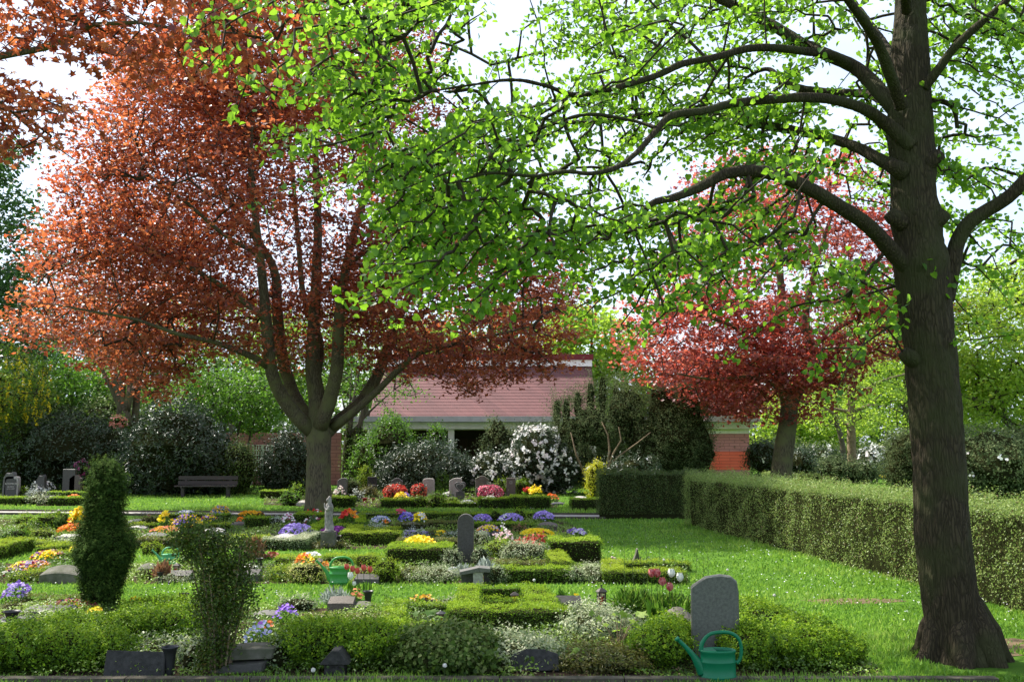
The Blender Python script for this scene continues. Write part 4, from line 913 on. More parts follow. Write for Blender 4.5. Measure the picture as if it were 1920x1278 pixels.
# --- purple maple at the right
B1 = [(1462, 938, 0, 24), (1464, 900, 0, 20), (1470, 840, 0, 18), (1478, 790, 0, 17), (1480, 760, 0, 16), (1468, 720, .2, 12), (1458, 680, .3, 11), (1460, 620, .3, 9.5), (1466, 560, .3, 8), (1462, 500, .3, 6.5), (1470, 420, .3, 5), (1480, 340, .3, 3), (1490, 270, .3, 2)]
B2 = [[(1482, 765, 0, 11), (1500, 725, -.3, 10), (1516, 680, -.6, 9), (1518, 640, -.8, 8), (1510, 590, -1, 7), (1530, 500, -1, 5), (1560, 400, -1, 3)],
 [(1462, 700, .2, 7), (1435, 665, -.5, 6), (1410, 640, -1, 5), (1375, 612, -1.5, 4), (1310, 590, -2, 3), (1240, 575, -2.4, 2)],
 [(1460, 690, .2, 5.5), (1430, 640, .8, 5), (1390, 600, 1.2, 4), (1350, 540, 1.6, 3), (1310, 480, 2, 2)],
 [(1470, 735, .2, 5), (1440, 715, -.8, 4), (1400, 706, -1.5, 3), (1330, 710, -2, 2.2), (1270, 700, -2.6, 1.5)],
 [(1516, 660, -.6, 6), (1550, 630, -.2, 5), (1600, 600, .4, 3.5), (1660, 580, 1, 2.4), (1740, 575, 1.2, 1.4)],
 [(1512, 700, -.6, 4), (1560, 690, -1.3, 3), (1620, 680, -2, 2)],
 [(1464, 520, .3, 5), (1420, 450, .8, 4), (1380, 370, 1.2, 2.5)]]
BP = [(1120, 560), (1135, 590), (1165, 600), (1150, 640), (1160, 690), (1200, 700), (1230, 740), (1265, 745), (1290, 765), (1330, 770), (1400, 800), (1420, 810), (1500, 790), (1560, 775), (1555, 720), (1610, 740), (1600, 690), (1680, 680), (1700, 620), (1840, 575), (1760, 520), (1700, 430), (1690, 330), (1640, 260), (1560, 240), (1400, 250), (1300, 270), (1280, 330), (1290, 400), (1250, 450), (1180, 540)]
BE = [E(1460, 520, 38, 250, 260, 6), E(1300, 640, 38, 170, 110, 4), E(1600, 620, 38, 190, 100, 4), E(1450, 730, 38, 170, 70, 3)]
mtree('purple_maple', 'round copper maple with wine red leaves behind the long clipped hedge', 38, B1, B2, BP, BE, 1700,
  dict(mat=M_maple2, n=22, size=.17, tmpl='lobe', sig=(.38, .38, .09), along=.15, up=(0, 0, 1.0), spread=.6), bark=M_bark_m, twig_r=.008, seg=.9, k=8, trunk_k=24, rough=.06, maxr=.05)
# --- near maple whose branches reach in at the upper left
C1 = [np.array([(-9.6, 10.6, 0), (-9.6, 10.6, 1.5), (-9.5, 10.7, 3.5), (-9.4, 10.8, 5.5), (-9.3, 11, 8), (-9.2, 11, 10.5)]), np.array([.36, .30, .27, .22, .15, .06])]
C2 = [[np.array([(-9.5, 10.7, 3.9), (-8.0, 10.9, 5.2), tuple(P(-60, 118, 11)), tuple(P(0, 106, 11)), tuple(P(85, 90, 11)), tuple(P(130, 68, 11)), tuple(P(175, 46, 11)), tuple(P(260, 42, 10.9)), tuple(P(350, 58, 10.8)), tuple(P(440, 62, 10.7)), tuple(P(520, 74, 10.6))]), np.array([.12, .09, .05, .042, .038, .034, .026, .022, .016, .011, .006])],
 [np.array([tuple(P(130, 68, 11)), tuple(P(150, 30, 11)), tuple(P(160, -10, 11.1)), tuple(P(190, -90, 11.2))]), np.array([.026, .022, .018, .01])],
 [np.array([(-9.5, 10.7, 3.2), (-8.0, 11.3, 4.6), tuple(P(-60, 160, 11.6)), tuple(P(0, 190, 11.6)), tuple(P(50, 235, 11.6)), tuple(P(90, 265, 11.6)), tuple(P(140, 300, 11.6))]), np.array([.1, .07, .03, .02, .014, .01, .006])],
 [np.array([(-9.4, 10.8, 5.5), (-7.5, 10, 7.2), (-5.5, 9.6, 8.0), (-3.5, 9.4, 8.4)]), np.array([.11, .08, .05, .02])],
 [np.array([(-9.4, 10.8, 5.0), (-8.5, 8.6, 6.6), (-7, 6.8, 7.4)]), np.array([.11, .07, .03])],
 [np.array([(-9.4, 10.8, 5.2), (-10.8, 12, 7), (-12, 13, 8)]), np.array([.11, .07, .03])]]
ca = []
PA = [(-120, -60), (580, -60), (600, 0), (570, 130), (520, 150), (470, 125), (420, 150), (340, 150), (300, 185), (255, 150), (230, 110), (190, 100), (185, 155), (150, 130), (110, 90), (60, 105), (-120, 80)]
PB_ = [(-120, 120), (0, 150), (50, 155), (110, 185), (150, 200), (165, 250), (155, 275), (110, 290), (60, 270), (40, 290), (0, 285), (-120, 300)]
for poly, n in ((PA, 300), (PB_, 85)):
    px = rng.uniform(-120, 600, n * 6); py = rng.uniform(-60, 310, n * 6); ok = inpoly(px, py, poly)
    for x, y in list(zip(px[ok], py[ok]))[:n]: ca.append(P(x, y, rng.uniform(10.2, 12.2)))
d_ = unit(rng.normal(size=(900, 3))); cu = np.array([-8.0, 11.0, 8.0]) + d_ * (rng.random((900, 1)) ** .4) * np.array([4.8, 3.6, 3.6])
qx, qy = project(cu); cu = cu[((qy < -60) | (qx < -80)) & (cu[:, 2] > 3.6)]
make_tree('copper_maple', 'nearer copper maple whose dark branch reaches in at the top left corner', [C1] + C2, np.concatenate([np.array(ca), cu]),
  dict(mat=M_maple, n=10, size=.10, tmpl='maple', sig=(.15, .15, .07), along=.25, up=(0, 0, .9), spread=.7), M_bark_m, twig_r=.0042, seg=.3, k=8, rough=.04, curve=.1, maxr=.025)

# --- background trees
def bgtree(name, label, px, Y, bpy_, ells, nat, mat, n=22, size=.26, sig=.45, tr=8, group=None, lean=0, topz=None, blossoms=None, bark=None, extra=None, tmpl='oval', up=(0, 0, .7)):
    g = G(px, 835 + 1.9 * F / Y); EL = [E(e[0], e[1], Y + (e[5] if len(e) > 5 else 0), e[2], e[3], e[4]) for e in ells]
    top = max(e[0][2] + e[1][2] * .6 for e in EL); cx = np.mean([e[0][0] for e in EL])
    pts = [(g[0], Y, 0), (g[0] + lean * .3, Y, top * .25), (g[0] * .7 + cx * .3 + lean * .6, Y, top * .5), (g[0] * .35 + cx * .65, Y + .2, top * .8), (cx, Y, top)]
    r = tr * S(Y); limbs = [(np.array(pts), np.array([r * 1.2, r, r * .8, r * .45, r * .12]))]
    for (c, rad) in EL:
        a = np.array(pts[1]) * .5 + np.array(pts[2]) * .5; limbs.append((np.array([a, (a + c) / 2 + [0, 0, rad[2] * .15], c]), np.array([r * .5, r * .35, r * .1])))
    for e in (extra or []): limbs.append(lim(e, Y))
    att = in_ells(nat, EL, shell=.35)
    return make_tree(name, label, limbs, att, dict(mat=mat, n=int(n * 1.45), size=size * 1.08, tmpl=tmpl, sig=(sig, sig, sig * .5), along=.1, up=up, spread=.7), bark or M_bark_f, twig_r=.011, seg=1.2, k=7, rough=.05, group=group, blossoms=blossoms, maxr=.06)
M_chest = leafmat('chestnut_leaf', [(.02, .055, .012), (.04, .10, .02), (.07, .15, .03)], None, tw=.3)
M_lab = leafmat('laburnum_leaf', [(.06, .12, .015), (.12, .2, .02), (.2, .28, .03)], None, tw=.4)
M_labf = leafmat('laburnum_blossom', [(.7, .55, .01), (.85, .7, .03)], None, tw=.2)
M_cream = leafmat('chestnut_blossom', [(.6, .55, .4), (.75, .7, .6)], None, tw=.2)
bgtree('horse_chestnut', 'tall green chestnut with pale candles at the left edge', -60, 48, 0, [(-40, 430, 115, 190, 4), (-60, 620, 150, 120, 4), (-120, 300, 120, 120, 4)], 330, M_chest, n=26, size=.30, sig=.5, tr=14, blossoms=('candle', M_cream, 60, .10))
bgtree('laburnum_tree', 'small laburnum hung with yellow blossom at the left edge', -30, 41, 0, [(20, 720, 75, 75, 2), (-40, 760, 90, 60, 2)], 260, M_lab, n=20, size=.13, sig=.3, tr=5, blossoms=('raceme', M_labf, 320, .10))
bgtree('leafy_tree', 'fresh green tree between the laburnum and the dark forked trunk', 130, 52, 0, [(135, 740, 75, 65, 2.5), (90, 700, 60, 60, 2.5), (200, 740, 60, 60, 2.5)], 260, M_green, size=.2, tr=5)
bgtree('forked_tree', 'tree with a dark forked trunk behind the left rhododendrons', 232, 43, 0, [(230, 560, 130, 60, 3), (320, 600, 100, 60, 3), (150, 620, 90, 50, 3)], 160, M_maple, n=16, size=.2, tr=9, bark=M_bark_m,
  extra=[[(240, 800, 0, 9), (232, 760, 0, 9), (220, 730, 0, 8), (212, 690, 0, 6), (205, 640, 0, 4)], [(236, 770, 0, 8), (246, 720, 0, 7), (248, 670, 0, 6), (262, 600, 0, 4)], [(250, 900, .5, 7), (255, 760, .5, 7), (262, 690, .5, 7), (280, 620, .5, 5)]])
bgtree('slender_tree', 'light green small tree of many thin stems behind the bench', 420, 46, 0, [(430, 740, 85, 50, 2), (380, 760, 50, 50, 2), (490, 760, 50, 55, 2)], 300, M_green, size=.16, n=18, tr=2.5,
  extra=[[(418, 900, 0, 2), (415, 800, 0, 2), (400, 740, 0, 1.2)], [(440, 900, 0, 2), (448, 800, 0, 2), (470, 735, 0, 1.2)], [(462, 900, 0, 2.2), (470, 810, 0, 2), (500, 740, 0, 1.2)]])
bgtree('ivy_clad_tree', 'leaning tree with ivy on its trunk just right of the big maple trunk', 652, 44, 0, [(660, 690, 60, 60, 2.5), (740, 730, 60, 40, 2), (640, 740, 50, 50, 2)], 110, M_green, n=10, size=.14, tr=6,
  extra=[[(668, 900, 0, 5), (670, 820, 0, 5), (690, 740, 0, 4.5), (710, 680, 0, 3)]])
for lab, px, c in (('narrow ivy column around the stem nearest the big maple trunk', 652, 9), ('narrow ivy column on the second stem beside the porch', 674, 9)):
    g = G(px, 917); shrub('ivy_growth', lab, [((g[0], g[1], 1.3), (.22, .22, 1.5))], 2200, .08, M_ivy, cat='ivy', lump=.3)
for i, (lab, px, Y, el, mt) in enumerate([
  ('pale green tree rising behind the chapel roof at its left', 900, 72, [(900, 640, 110, 80, 4), (980, 690, 80, 60, 3), (820, 690, 80, 80, 3)], M_bgg),
  ('pale green tree top between the chapel and the purple maple', 1110, 66, [(1110, 650, 75, 75, 4), (1160, 720, 60, 80, 3), (1060, 620, 40, 50, 3)], M_lime),
  ('grey green tree behind the left edge of the chapel', 700, 75, [(700, 660, 110, 100, 4), (560, 680, 110, 90, 4)], M_bgg),
  ('mid green tree behind the slender stems near the bench', 440, 78, [(430, 650, 140, 110, 4), (300, 690, 110, 110, 4)], M_bgg),
  ('shady green tree far back at the left', 120, 74, [(110, 600, 150, 140, 4), (20, 660, 130, 130, 4), (230, 660, 100, 120, 4)], M_chest),
  ]): bgtree('woodland_tree', lab, px, Y, 0, el, 330, mt, size=.34, sig=.6, tr=6)
bgtree('pale_tree', 'slender tree with a pale straight trunk and yellow green leaves beyond the long hedge', 1590, 52, 0, [(1590, 680, 90, 70, 3), (1540, 770, 80, 40, 2.5), (1660, 760, 90, 50, 3), (1620, 600, 70, 60, 3)], 260, M_lime, n=14, size=.17, sig=.5, tr=8, bark=M_twig_l,
  extra=[[(1590, 760, 0, 4), (1640, 720, 0, 2.5), (1700, 700, 0, 1.5)], [(1590, 800, 0, 3), (1540, 760, 0, 2), (1490, 750, 0, 1)]])
bgtree('dark_stemmed_tree', 'thin dark stemmed tree just left of the pale straight trunk', 1573, 60, 0, [(1560, 690, 80, 60, 3), (1500, 740, 60, 40, 3)], 150, M_lime, n=14, size=.2, tr=5)
bgtree('spreading_tree', 'large light green tree with a leaning limb at the right edge', 1990, 36, 0, [(1880, 640, 120, 110, 4), (1960, 560, 130, 110, 4), (1830, 720, 70, 70, 3), (1940, 760, 80, 60, 3)], 620, M_lime, n=24, size=.17, sig=.38, tr=10, bark=M_bark_m,
  extra=[[(1985, 900, 0, 9), (1940, 850, 0, 8.5), (1900, 800, 0, 8), (1860, 765, 0, 6), (1820, 745, 0, 4), (1790, 735, 0, 2.5)], [(1890, 795, 0, 5), (1875, 745, 0, 4), (1860, 715, 0, 2.5)]])
bgtree('tall_pale_tree', 'tall pale green tree half hidden behind the linden trunk', 1690, 70, 0, [(1700, 700, 110, 110, 5), (1640, 640, 80, 90, 4), (1780, 740, 80, 90, 4)], 420, M_lime, n=20, size=.32, sig=.6, tr=6)
bgtree('woodland_tree', 'distant yellow green tree behind the purple maple trunk', 1450, 80, 0, [(1440, 800, 100, 50, 4), (1540, 780, 100, 60, 4)], 330, M_lime, size=.34, sig=.6, tr=5)
bgtree('plum_tree', 'dark plum leaved tree between the yew and the pavilion roof', 1350, 64, 0, [(1350, 735, 90, 50, 3), (1290, 700, 60, 50, 3)], 260, M_maple2, n=22, size=.3, sig=.5, tr=6)
# far-off wood closing the view
fw = []
for i in range(26):
    x = -62 + i * 5 + rng.normal(); y = 92 + rng.normal() * 4; r = rng.uniform(4, 6); hh = rng.uniform(6.5, 10) if x < 45 else 9
    if -8 < x < 12: hh = 6.0
    d = unit(rng.normal(size=(2600, 3))); q = np.array([x, y, hh * .45]) + d * np.array([r, 4, hh * .6]) * (1 + .25 * lumpf(d, i)[:, None]); fw.append(q[q[:, 2] > 0])
fw = np.concatenate(fw)
tag(leaves('woodland', None, M_bgg, fw, rng.normal(size=fw.shape) * .7 + [0, -.4, .6], .62, 'oval', None, np.clip(.3 + .25 * np.sin(fw[:, 0] * .33) + rng.normal(0, .2, len(fw)), 0, 1)), 'far-off green wood closing the view behind the cemetery', 'wood', kind='stuff')
sheet('bare_earth', [tuple(G(*q)[:2]) for q in ((1500, 1125), (1580, 1121), (1680, 1122), (1700, 1127), (1640, 1131), (1560, 1133))], .004, M_bare)
sheet('bare_earth', [tuple(G(*q)[:2]) for q in ((1840, 1200), (1900, 1196), (1960, 1205), (1950, 1225), (1880, 1232))], .004, M_bare)

# ================================================================== SHRUBS
def sh(name, label, Y, el, n, size, mat, **k):
    return shrub(name, label, [(lambda e: (e[0], e[1]))(E(e[0], e[1], Y + (e[5] if len(e) > 5 else 0), e[2], e[3], e[4])) for e in el], n, size, mat, **k)
WF = fm('white_rhododendron', [(.8, .8, .76), (.85, .85, .82), (.7, .72, .6), (.82, .74, .74)], .2)
sh('rhododendron', 'wide dark rhododendron left of the large rounded one', 42, [(110, 850, 110, 70, 2.2), (190, 860, 60, 65, 1.6), (60, 870, 80, 60, 1.6)], 15000, .15, M_rhodo, tmpl='long', spread=.9, clump=9)
sh('rhododendron', 'large rounded rhododendron with pale shiny leaves behind the park bench', 40, [(330, 850, 92, 95, 2.4), (280, 885, 62, 60, 1.6), (385, 870, 62, 65, 1.8)], 17000, .15, M_rhodo, tmpl='long', spread=.9, clump=9)
sh('dark_conifer', 'narrow dark conifer at the far left of the shrub border', 40.5, [(30, 860, 24, 85, .6)], 2600, .1, M_cypress, tmpl='spray')
sh('rhododendron', 'dark bush at the left edge behind the light gravestone', 43, [(-30, 850, 70, 70, 2)], 5000, .14, M_rhodo, tmpl='long')
sh('shrub', 'dark green bush between the park bench and the pierced screen', 40, [(445, 880, 36, 52, 1.2), (425, 905, 30, 28, .8)], 5500, .09, M_ivy)
sh('rhododendron', 'grey green rhododendron left of the big maple trunk', 41, [(545, 865, 40, 65, 1.3), (515, 890, 28, 40, .9), (570, 890, 30, 45, .9)], 8000, .13, M_rhodo, tmpl='long')
sh('shrub', 'tall fresh green shrub in front of the left porch column', 42, [(735, 840, 42, 60, 1.5), (700, 870, 40, 50, 1.2), (760, 870, 30, 45, 1.2)], 12000, .10, M_green, spread=.9, lump=.35)
sh('shrub', 'light green sprig of a shrub left of the white porch column', 42.4, [(818, 835, 18, 36, .7), (808, 865, 22, 26, .7)], 2600, .10, M_green, lump=.35)
sh('rhododendron', 'dark rhododendron mound below the porch behind the gravestones', 40, [(790, 885, 75, 52, 1.6), (845, 890, 45, 40, 1.2), (740, 900, 30, 30, 1)], 11000, .13, M_rhodo, tmpl='long')
sh('dark_conifer', 'dark feathery conifer rising before the porch beside the white rhododendron', 42.5, [(930, 840, 26, 55, .9), (955, 860, 28, 50, .8)], 5500, .09, M_yew, tmpl='spray', lump=.4)
sh('rhododendron', 'big rhododendron covered with white blossom beside the spreading yew', 40, [(1010, 855, 52, 60, 1.4), (1045, 880, 45, 50, 1.2), (975, 885, 40, 40, 1)], 9000, .12, M_rhodo, tmpl='long', flowers=(WF, 250, .10, 8))
sh('rhododendron', 'lower rhododendron with cream blossom left of the big white one', 39.6, [(915, 882, 34, 32, 1), (945, 890, 24, 25, .7)], 3500, .11, M_rhodo, tmpl='long', flowers=(WF, 75, .09, 7))
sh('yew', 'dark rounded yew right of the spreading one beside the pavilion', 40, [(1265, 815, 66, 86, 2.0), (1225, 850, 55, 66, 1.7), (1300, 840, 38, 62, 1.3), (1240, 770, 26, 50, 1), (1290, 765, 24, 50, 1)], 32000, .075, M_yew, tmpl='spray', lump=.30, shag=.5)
yel_plumes = []
for i, (x, y0, y1) in enumerate([(1045, 790, 738), (1062, 790, 735), (1084, 780, 722), (1108, 780, 700), (1130, 770, 690), (1156, 770, 705)]):
    q = P(x, (y0 + y1) / 2 + 12, 40.2); yel_plumes.append((q, np.array([.26, .26, (y0 - y1) / 2 * S(40) + .35])))
yst = []
for a in ([(1140, 925, 0), (1135, 880, 0), (1160, 855, -.3), (1195, 830, -.5), (1220, 810, -.7)], [(1140, 880, 0), (1150, 850, -.2), (1165, 825, -.3), (1160, 800, -.4)], [(1137, 880, 0), (1143, 845, 0), (1140, 815, 0), (1128, 790, 0)], [(1100, 900, .2), (1080, 850, .2), (1070, 810, .2)]):
    yst.append((np.array([P(x, y, 38.3 + d) for x, y, d in a]), np.linspace(.055, .015, len(a))))
shrub('yew', 'loose spreading yew with bare pale limbs between the white rhododendron and the hedge', [E(*e[:2], 40, *e[2:]) for e in [(1110, 800, 58, 55, 1.3), (1175, 775, 55, 70, 1.4), (1070, 815, 34, 50, 1.1), (1090, 870, 45, 45, 1.1), (1200, 820, 45, 55, 1.2)]] + yel_plumes, 42000, .075, M_yew, tmpl='spray', lump=.4, stems=yst, cs=.55, depth=.35, shag=.9)
sh('rhododendron', 'low dark bush with a few white flowers behind the short hedge face', 36, [(1190, 880, 45, 22, .8), (1140, 890, 40, 16, .6)], 3000, .11, M_rhodo, tmpl='long', flowers=(WF, 10, .09, 4))
sh('rhododendron', 'grey green rhododendron between the pavilion and the purple maple trunk', 47, [(1432, 860, 32, 32, 1.2), (1500, 868, 25, 25, 1)], 4500, .14, M_rhodo, tmpl='long', flowers=(WF, 8, .1, 4))
sh('rhododendron', 'white flowering rhododendron just right of the purple maple trunk', 56, [(1502, 862, 24, 22, 1.2), (1540, 866, 34, 26, 1.4)], 4500, .15, M_rhodo, tmpl='long', flowers=(WF, 26, .15, 7))
sh('dark_shrub', 'dark rounded evergreen around the foot of the pale straight trunk', 51, [(1555, 885, 45, 24, 1.3), (1610, 888, 36, 22, 1.1)], 6500, .12, M_yew)
sh('rhododendron', 'white flowering rhododendron above the far gravestones', 62, [(1637, 858, 30, 18, 1.3), (1630, 880, 28, 14, 1)], 3500, .16, M_rhodo, tmpl='long', flowers=(WF, 70, .16, 8))
sh('dark_conifer', 'broad dark spruce like bush left of the linden trunk beyond the hedge', 42, [(1700, 860, 38, 55, 1.5), (1690, 885, 32, 35, 1.2)], 8000, .10, M_yew, tmpl='spray')
sh('dark_shrub', 'large dark evergreen mass at the right edge behind the long hedge', 30, [(1850, 870, 75, 70, 1.8), (1920, 880, 70, 75, 1.6), (1800, 900, 40, 40, 1)], 15000, .09, M_yew, tmpl='spray', flowers=(WF, 14, .09, 3))
sh('dark_shrub', 'shady evergreen between the pavilion and the woodland', 66, [(1430, 850, 60, 22, 2), (1530, 855, 80, 18, 2), (1660, 852, 90, 16, 2), (1780, 850, 80, 20, 2)], 9000, .22, M_ivy)
sh('dark_shrub', 'deep green undergrowth at the far left behind the rhododendrons', 50, [(60, 800, 110, 50, 2), (200, 800, 80, 50, 2)], 9000, .18, M_ivy)
sh('azalea', 'small purple pink azalea in the shade of the wide dark rhododendron', 39, [(152, 880, 10, 18, .3)], 500, .08, M_rhodo, flowers=(fm('azp', [(.35, .06, .18), (.45, .12, .28)]), 30, .07, 3))
sh('azalea', 'small pink azalea right of the dark forked trunk', 41, [(222, 790, 12, 9, .3)], 300, .09, M_green, flowers=(fm('azpk', [(.75, .25, .2), (.8, .4, .35)]), 40, .09, 4))
sh('golden_thuja', 'bright golden thuja at the end of the clipped hedge', 33, [(1113, 905, 12, 36, .3), (1120, 885, 9, 20, .25)], 2200, .07, M_gold, tmpl='spray', cat='conifer')

# long hedge at the right
hc = G(1290, 985); hp = G(1905, 1150); dv = (hp - hc)[:2]; dv = dv / np.linalg.norm(dv); e0 = hc[:2]; e1 = hp[:2] + dv * 3.2
nrm = np.array([-dv[1], dv[0]]); nrm = nrm if nrm[0] > 0 else -nrm
def gaps(C, N):
    s = (C[:, :2] - e0) @ dv; out = np.ones(len(C), bool)
    for c, w, zl, zh in ((2.2, .05, .3, 1.0), (4.3, .05, .6, 1.1), (5.6, .05, .85, 1.1), (7.9, .05, .2, .9), (9.1, .10, 0, .6), (11.6, .08, .3, .95), (13.2, .1, .1, 1.0)):
        out &= ~((np.abs(s - c - .12 * np.sin(C[:, 2] * 9)) < w * (1 + np.sin(C[:, 2] * 13))) & (C[:, 2] > zl) & (C[:, 2] < zh) & (rng.random(len(C)) < .85))
    return out
W2 = .38
hedge('clipped_hedge', 'long clipped thuja hedge running past the linden trunk along the lawn', [tuple(e1 + nrm * W2), tuple(e0 + nrm * W2)], .72, 1.21, M_thuja, .030, 4400, 'spray', rough=.08, bare=.02, hole=gaps, spread=.7, cat='hedge')
a = G(1122, 972.5); c = G(1283, 975)
hedge('clipped_hedge', 'short shaded hedge face at the far end of the lawn joining the long hedge', [(a[0] + .35, a[1] + .38), (c[0] + .2, a[1] + .38)], .70, 1.23, M_thuja_shade, .036, 2200, 'spray', rough=.05, bare=.10, spread=.8)
pxhedge('low dark hedge top seen beyond the long hedge near the purple maple', 1440, 1540, 925, 36, 1.0, M_thuja, name='clipped_hedge', dens=900, leaf=.06, rough=.05)

# ================================================================== FAR GRAVES BEHIND THE PATH
stone('rough grey stone at the far left behind the lettered gravestone', 14, 921, 21, 36, 'rough', .25, M_granite)
stone('upright grey gravestone with pale edge and lettering at the far left', 19.5, 931, 26, 38, 'softrect', .22, M_granite_l, frame=M_granite_d,
      text=[('RODMICH', .095, .47), ('GUSTAV', .065, .37), ('1919-1997', .065, .29)])
stone('dark slanted stone behind the white azalea', 74, 917, 16, 27, 'rough', .2, M_granite_d)
stone('tall dark rectangular gravestone beside the short brown one', 127, 921, 23, 41, 'rect', .2, M_granite_d)
stone('short brownish gravestone beside the tall dark rectangular one', 139, 920, 21, 29, 'shoulder', .2, M_granite_b)
pxball('azalea', 'white azalea at the far left between the gravestones', 48, 88, 925, 22, M_rhodo, flowers=(WF, .5))
pxball('shrub', 'straw coloured low shrub before the short brown gravestone', 118, 153, 927, 18, M_boxb)
pxball('lavender', 'blue grey low shrub behind the left front hedges', 38, 86, 934, 14, M_silver)
pxball('shrub', 'small dark ball shrub right of the lettered gravestone', 32, 48, 925, 12, M_box)
pxhedge('short green box hedge in the second row behind the path left', 86, 158, 936, 14, .5)
pxhedge('green box hedge at the left edge beside the path', -25, 38, 947.5, 15, .6, M_box)
pxball('euonymus', 'white variegated mound between two box hedges left of the path', 32, 92, 947, 17, M_vari, ry=.4)
pxhedge('box hedge right of the white variegated mound by the path', 88, 157, 947.5, 15, .6)
pillow('low grey stone behind the variegated mound by the path', 77, 107, 937, 8, M_slate)
bed('strip of orange flowers on the far left hedge', 120, 148, 938, 9, ORA)
pxhedge('short low box hedge right of the park bench', 498, 522, 934, 14, .7)
pxball('shrub', 'yellow green shrub beside the short hedge right of the bench', 520, 545, 934, 12, M_boxy)
pxball('box_ball', 'round green box ball left of the big maple trunk', 543, 569, 935, 25, M_box, cat='box ball')
pxball('shrub', 'loose light green perennial left of the big maple trunk', 519, 560, 948, 26, M_green, lump=.35)
pillow('pale low stone at the foot of the big maple trunk', 555, 580, 948, 10, M_granite_l)
pxhedge('box hedge just right of the big maple trunk', 617, 661, 952, 20, .7)
stone('plain grey stone right of the big maple trunk', 641, 922, 19, 26, 'slant', .15, M_granite)
tuft('hyacinth', 'pale pink hyacinth like flower stand right of the big maple trunk', 635, 937, 26, 16, 22, M_green, tip=(fm('hya', [(.8, .7, .62), (.8, .62, .6), (.82, .8, .7)]), .07, 3))
pxball('dark_conifer', 'dark spreading conifer behind the pale pink flowers', 642, 676, 930, 32, M_yew, tmpl='spray')
pxball('silver_plant', 'silvery low plant left of the red glazed pot', 655, 680, 941, 20, M_silver)
g = G(685, 930); t_ = shrub('dwarf_conifer', 'dwarf yellow green cone conifer with bronze foot before the black stone', [((g[0], g[1], .55), (.30, .30, .28)), ((g[0], g[1], .80), (.19, .19, .22)), ((g[0], g[1], .98), (.1, .1, .16))], 2600, .05, M_boxy, cat='conifer')
pxball('shrub', 'bronze green low shrub around the foot of the dwarf conifer', 670, 706, 934, 20, M_boxb)
vase('glossy red round pot in front of the bronze shrub', 684, 942, 12, 9, M_redpot, name='flower_pot')
vase('orange brown round pot beside the glossy red one', 700, 941, 8, 8, M_terra, name='flower_pot')
stone('black polished gravestone with pale lettering behind the dwarf conifer', 697, 921, 17, 27, 'rect', .14, M_slate, text=[('JENSEN', .085, .42), ('KURT', .085, .33)])
stone('dark gravestone with a raised centre behind the large red azalea', 744, 925, 21, 29, 'shoulder', .16, M_granite_d)
RA = fm('red_azalea', [(.60, .035, .025), (.72, .10, .05), (.50, .02, .03), (.75, .2, .1)])
pxball('azalea', 'large red azalea in front of the dark gravestone with raised centre', 717, 759, 938, 29, M_rhodo, flowers=(RA, 1.3), size=.06)
pxball('azalea', 'smaller red azalea left of the sandy gravestone', 770, 797, 934, 26, M_rhodo, flowers=(RA, 1.1), size=.06)
stone('pale sandy gravestone right of the smaller red azalea', 803, 930, 22, 33, 'softrect', .2, M_granite_l)
g = G(830, 928); shrub('cone_conifer', 'green cone shaped conifer between the sandy stone and the heart stone', [((g[0], g[1], .25), (.30, .3, .3)), ((g[0], g[1], .48), (.22, .22, .28)), ((g[0] - .08, g[1], .7), (.12, .12, .2))], 2600, .05, M_green, cat='conifer')
stone('plain grey brown stone behind the heart shaped stone', 854, 926, 24, 30, 'slant', .18, M_granite_l)
hg = G(863, 939); Yh = hg[1]; s1 = S(Yh); ht_ = thing('heart_gravestone', 'dark gravestone with a heart shaped head', 'gravestone', (hg[0], Yh, 0))
mb = MB(); mb.prism([(-8.6 * s1, 0), (8.6 * s1, 0), (8 * s1, 18 * s1), (-8 * s1, 18 * s1)], -.07, .07, bev=.01); mb.build('base', M_granite_d, ht_)
mb = MB(); mb.prism([(x, z + 15 * s1) for x, z in outl('heart', 21 * s1, 21 * s1)], -.08, .065, bev=.012); mb.build('heart_head', M_granite_d, ht_)
mb = MB(); mb.prism([(x, z + 18 * s1) for x, z in outl('heart', 16 * s1, 15.5 * s1)], -.089, -.082); mb.build('carved_heart', M_granite_l, ht_)
mb = MB(); mb.prism([(x, z + 19.2 * s1) for x, z in outl('heart', 12.6 * s1, 12.2 * s1)], -.096, -.090); mb.build('heart_face', M_granite_d, ht_)
pxball('flower_clump', 'small white flowers left of the heart stone', 832, 853, 932, 9, M_green, flowers=(WF, .8), cat='flowers')
pxball('box_ball', 'small clipped ball left of the heart stone foot', 838, 858, 943, 10, M_box, cat='box ball')
pxball('box_ball', 'small clipped ball right of the heart stone foot', 872, 889, 943, 10, M_box, cat='box ball')
stone('dark greenish gravestone with a scalloped top behind the pink rhododendron', 904, 925, 25, 33, 'shoulder', .16, M_mossy)
stone('pale pink stepped gravestone behind the pink rhododendron', 915, 926, 24, 22, 'step', .2, M_pinkst)
pxball('rhododendron', 'low pink rhododendron in full flower behind the bright box hedge', 896, 941, 936, 26, M_rhodo, flowers=(fm('pinkrh', PNK + [(.85, .35, .42)]), 1.5), size=.06)
pxball('flower_clump', 'white flower clump at the foot of the pink rhododendron', 908, 930, 940, 9, M_silver, flowers=(WF, .6), cat='flowers')
for i, (x0, lb) in enumerate(((926, 'round topiary ball left of the dark brown gravestone'), (965, 'round topiary ball right of the dark brown gravestone'))):
    pxball('topiary_ball', lb, x0, x0 + 24, 925, 28, M_box, cat='topiary', size=.045)
stone('dark brown gravestone with a small square emblem between two topiary balls', 958, 926, 17, 30, 'rect', .16, M_granite_b, text=[('□', .12, .5)])
tuft('geranium', 'red geranium in a pot behind the bright box hedge', 987, 935, 26, 13, 20, M_green, tip=(fm('ger', RED), .05, 6), dome=.3)
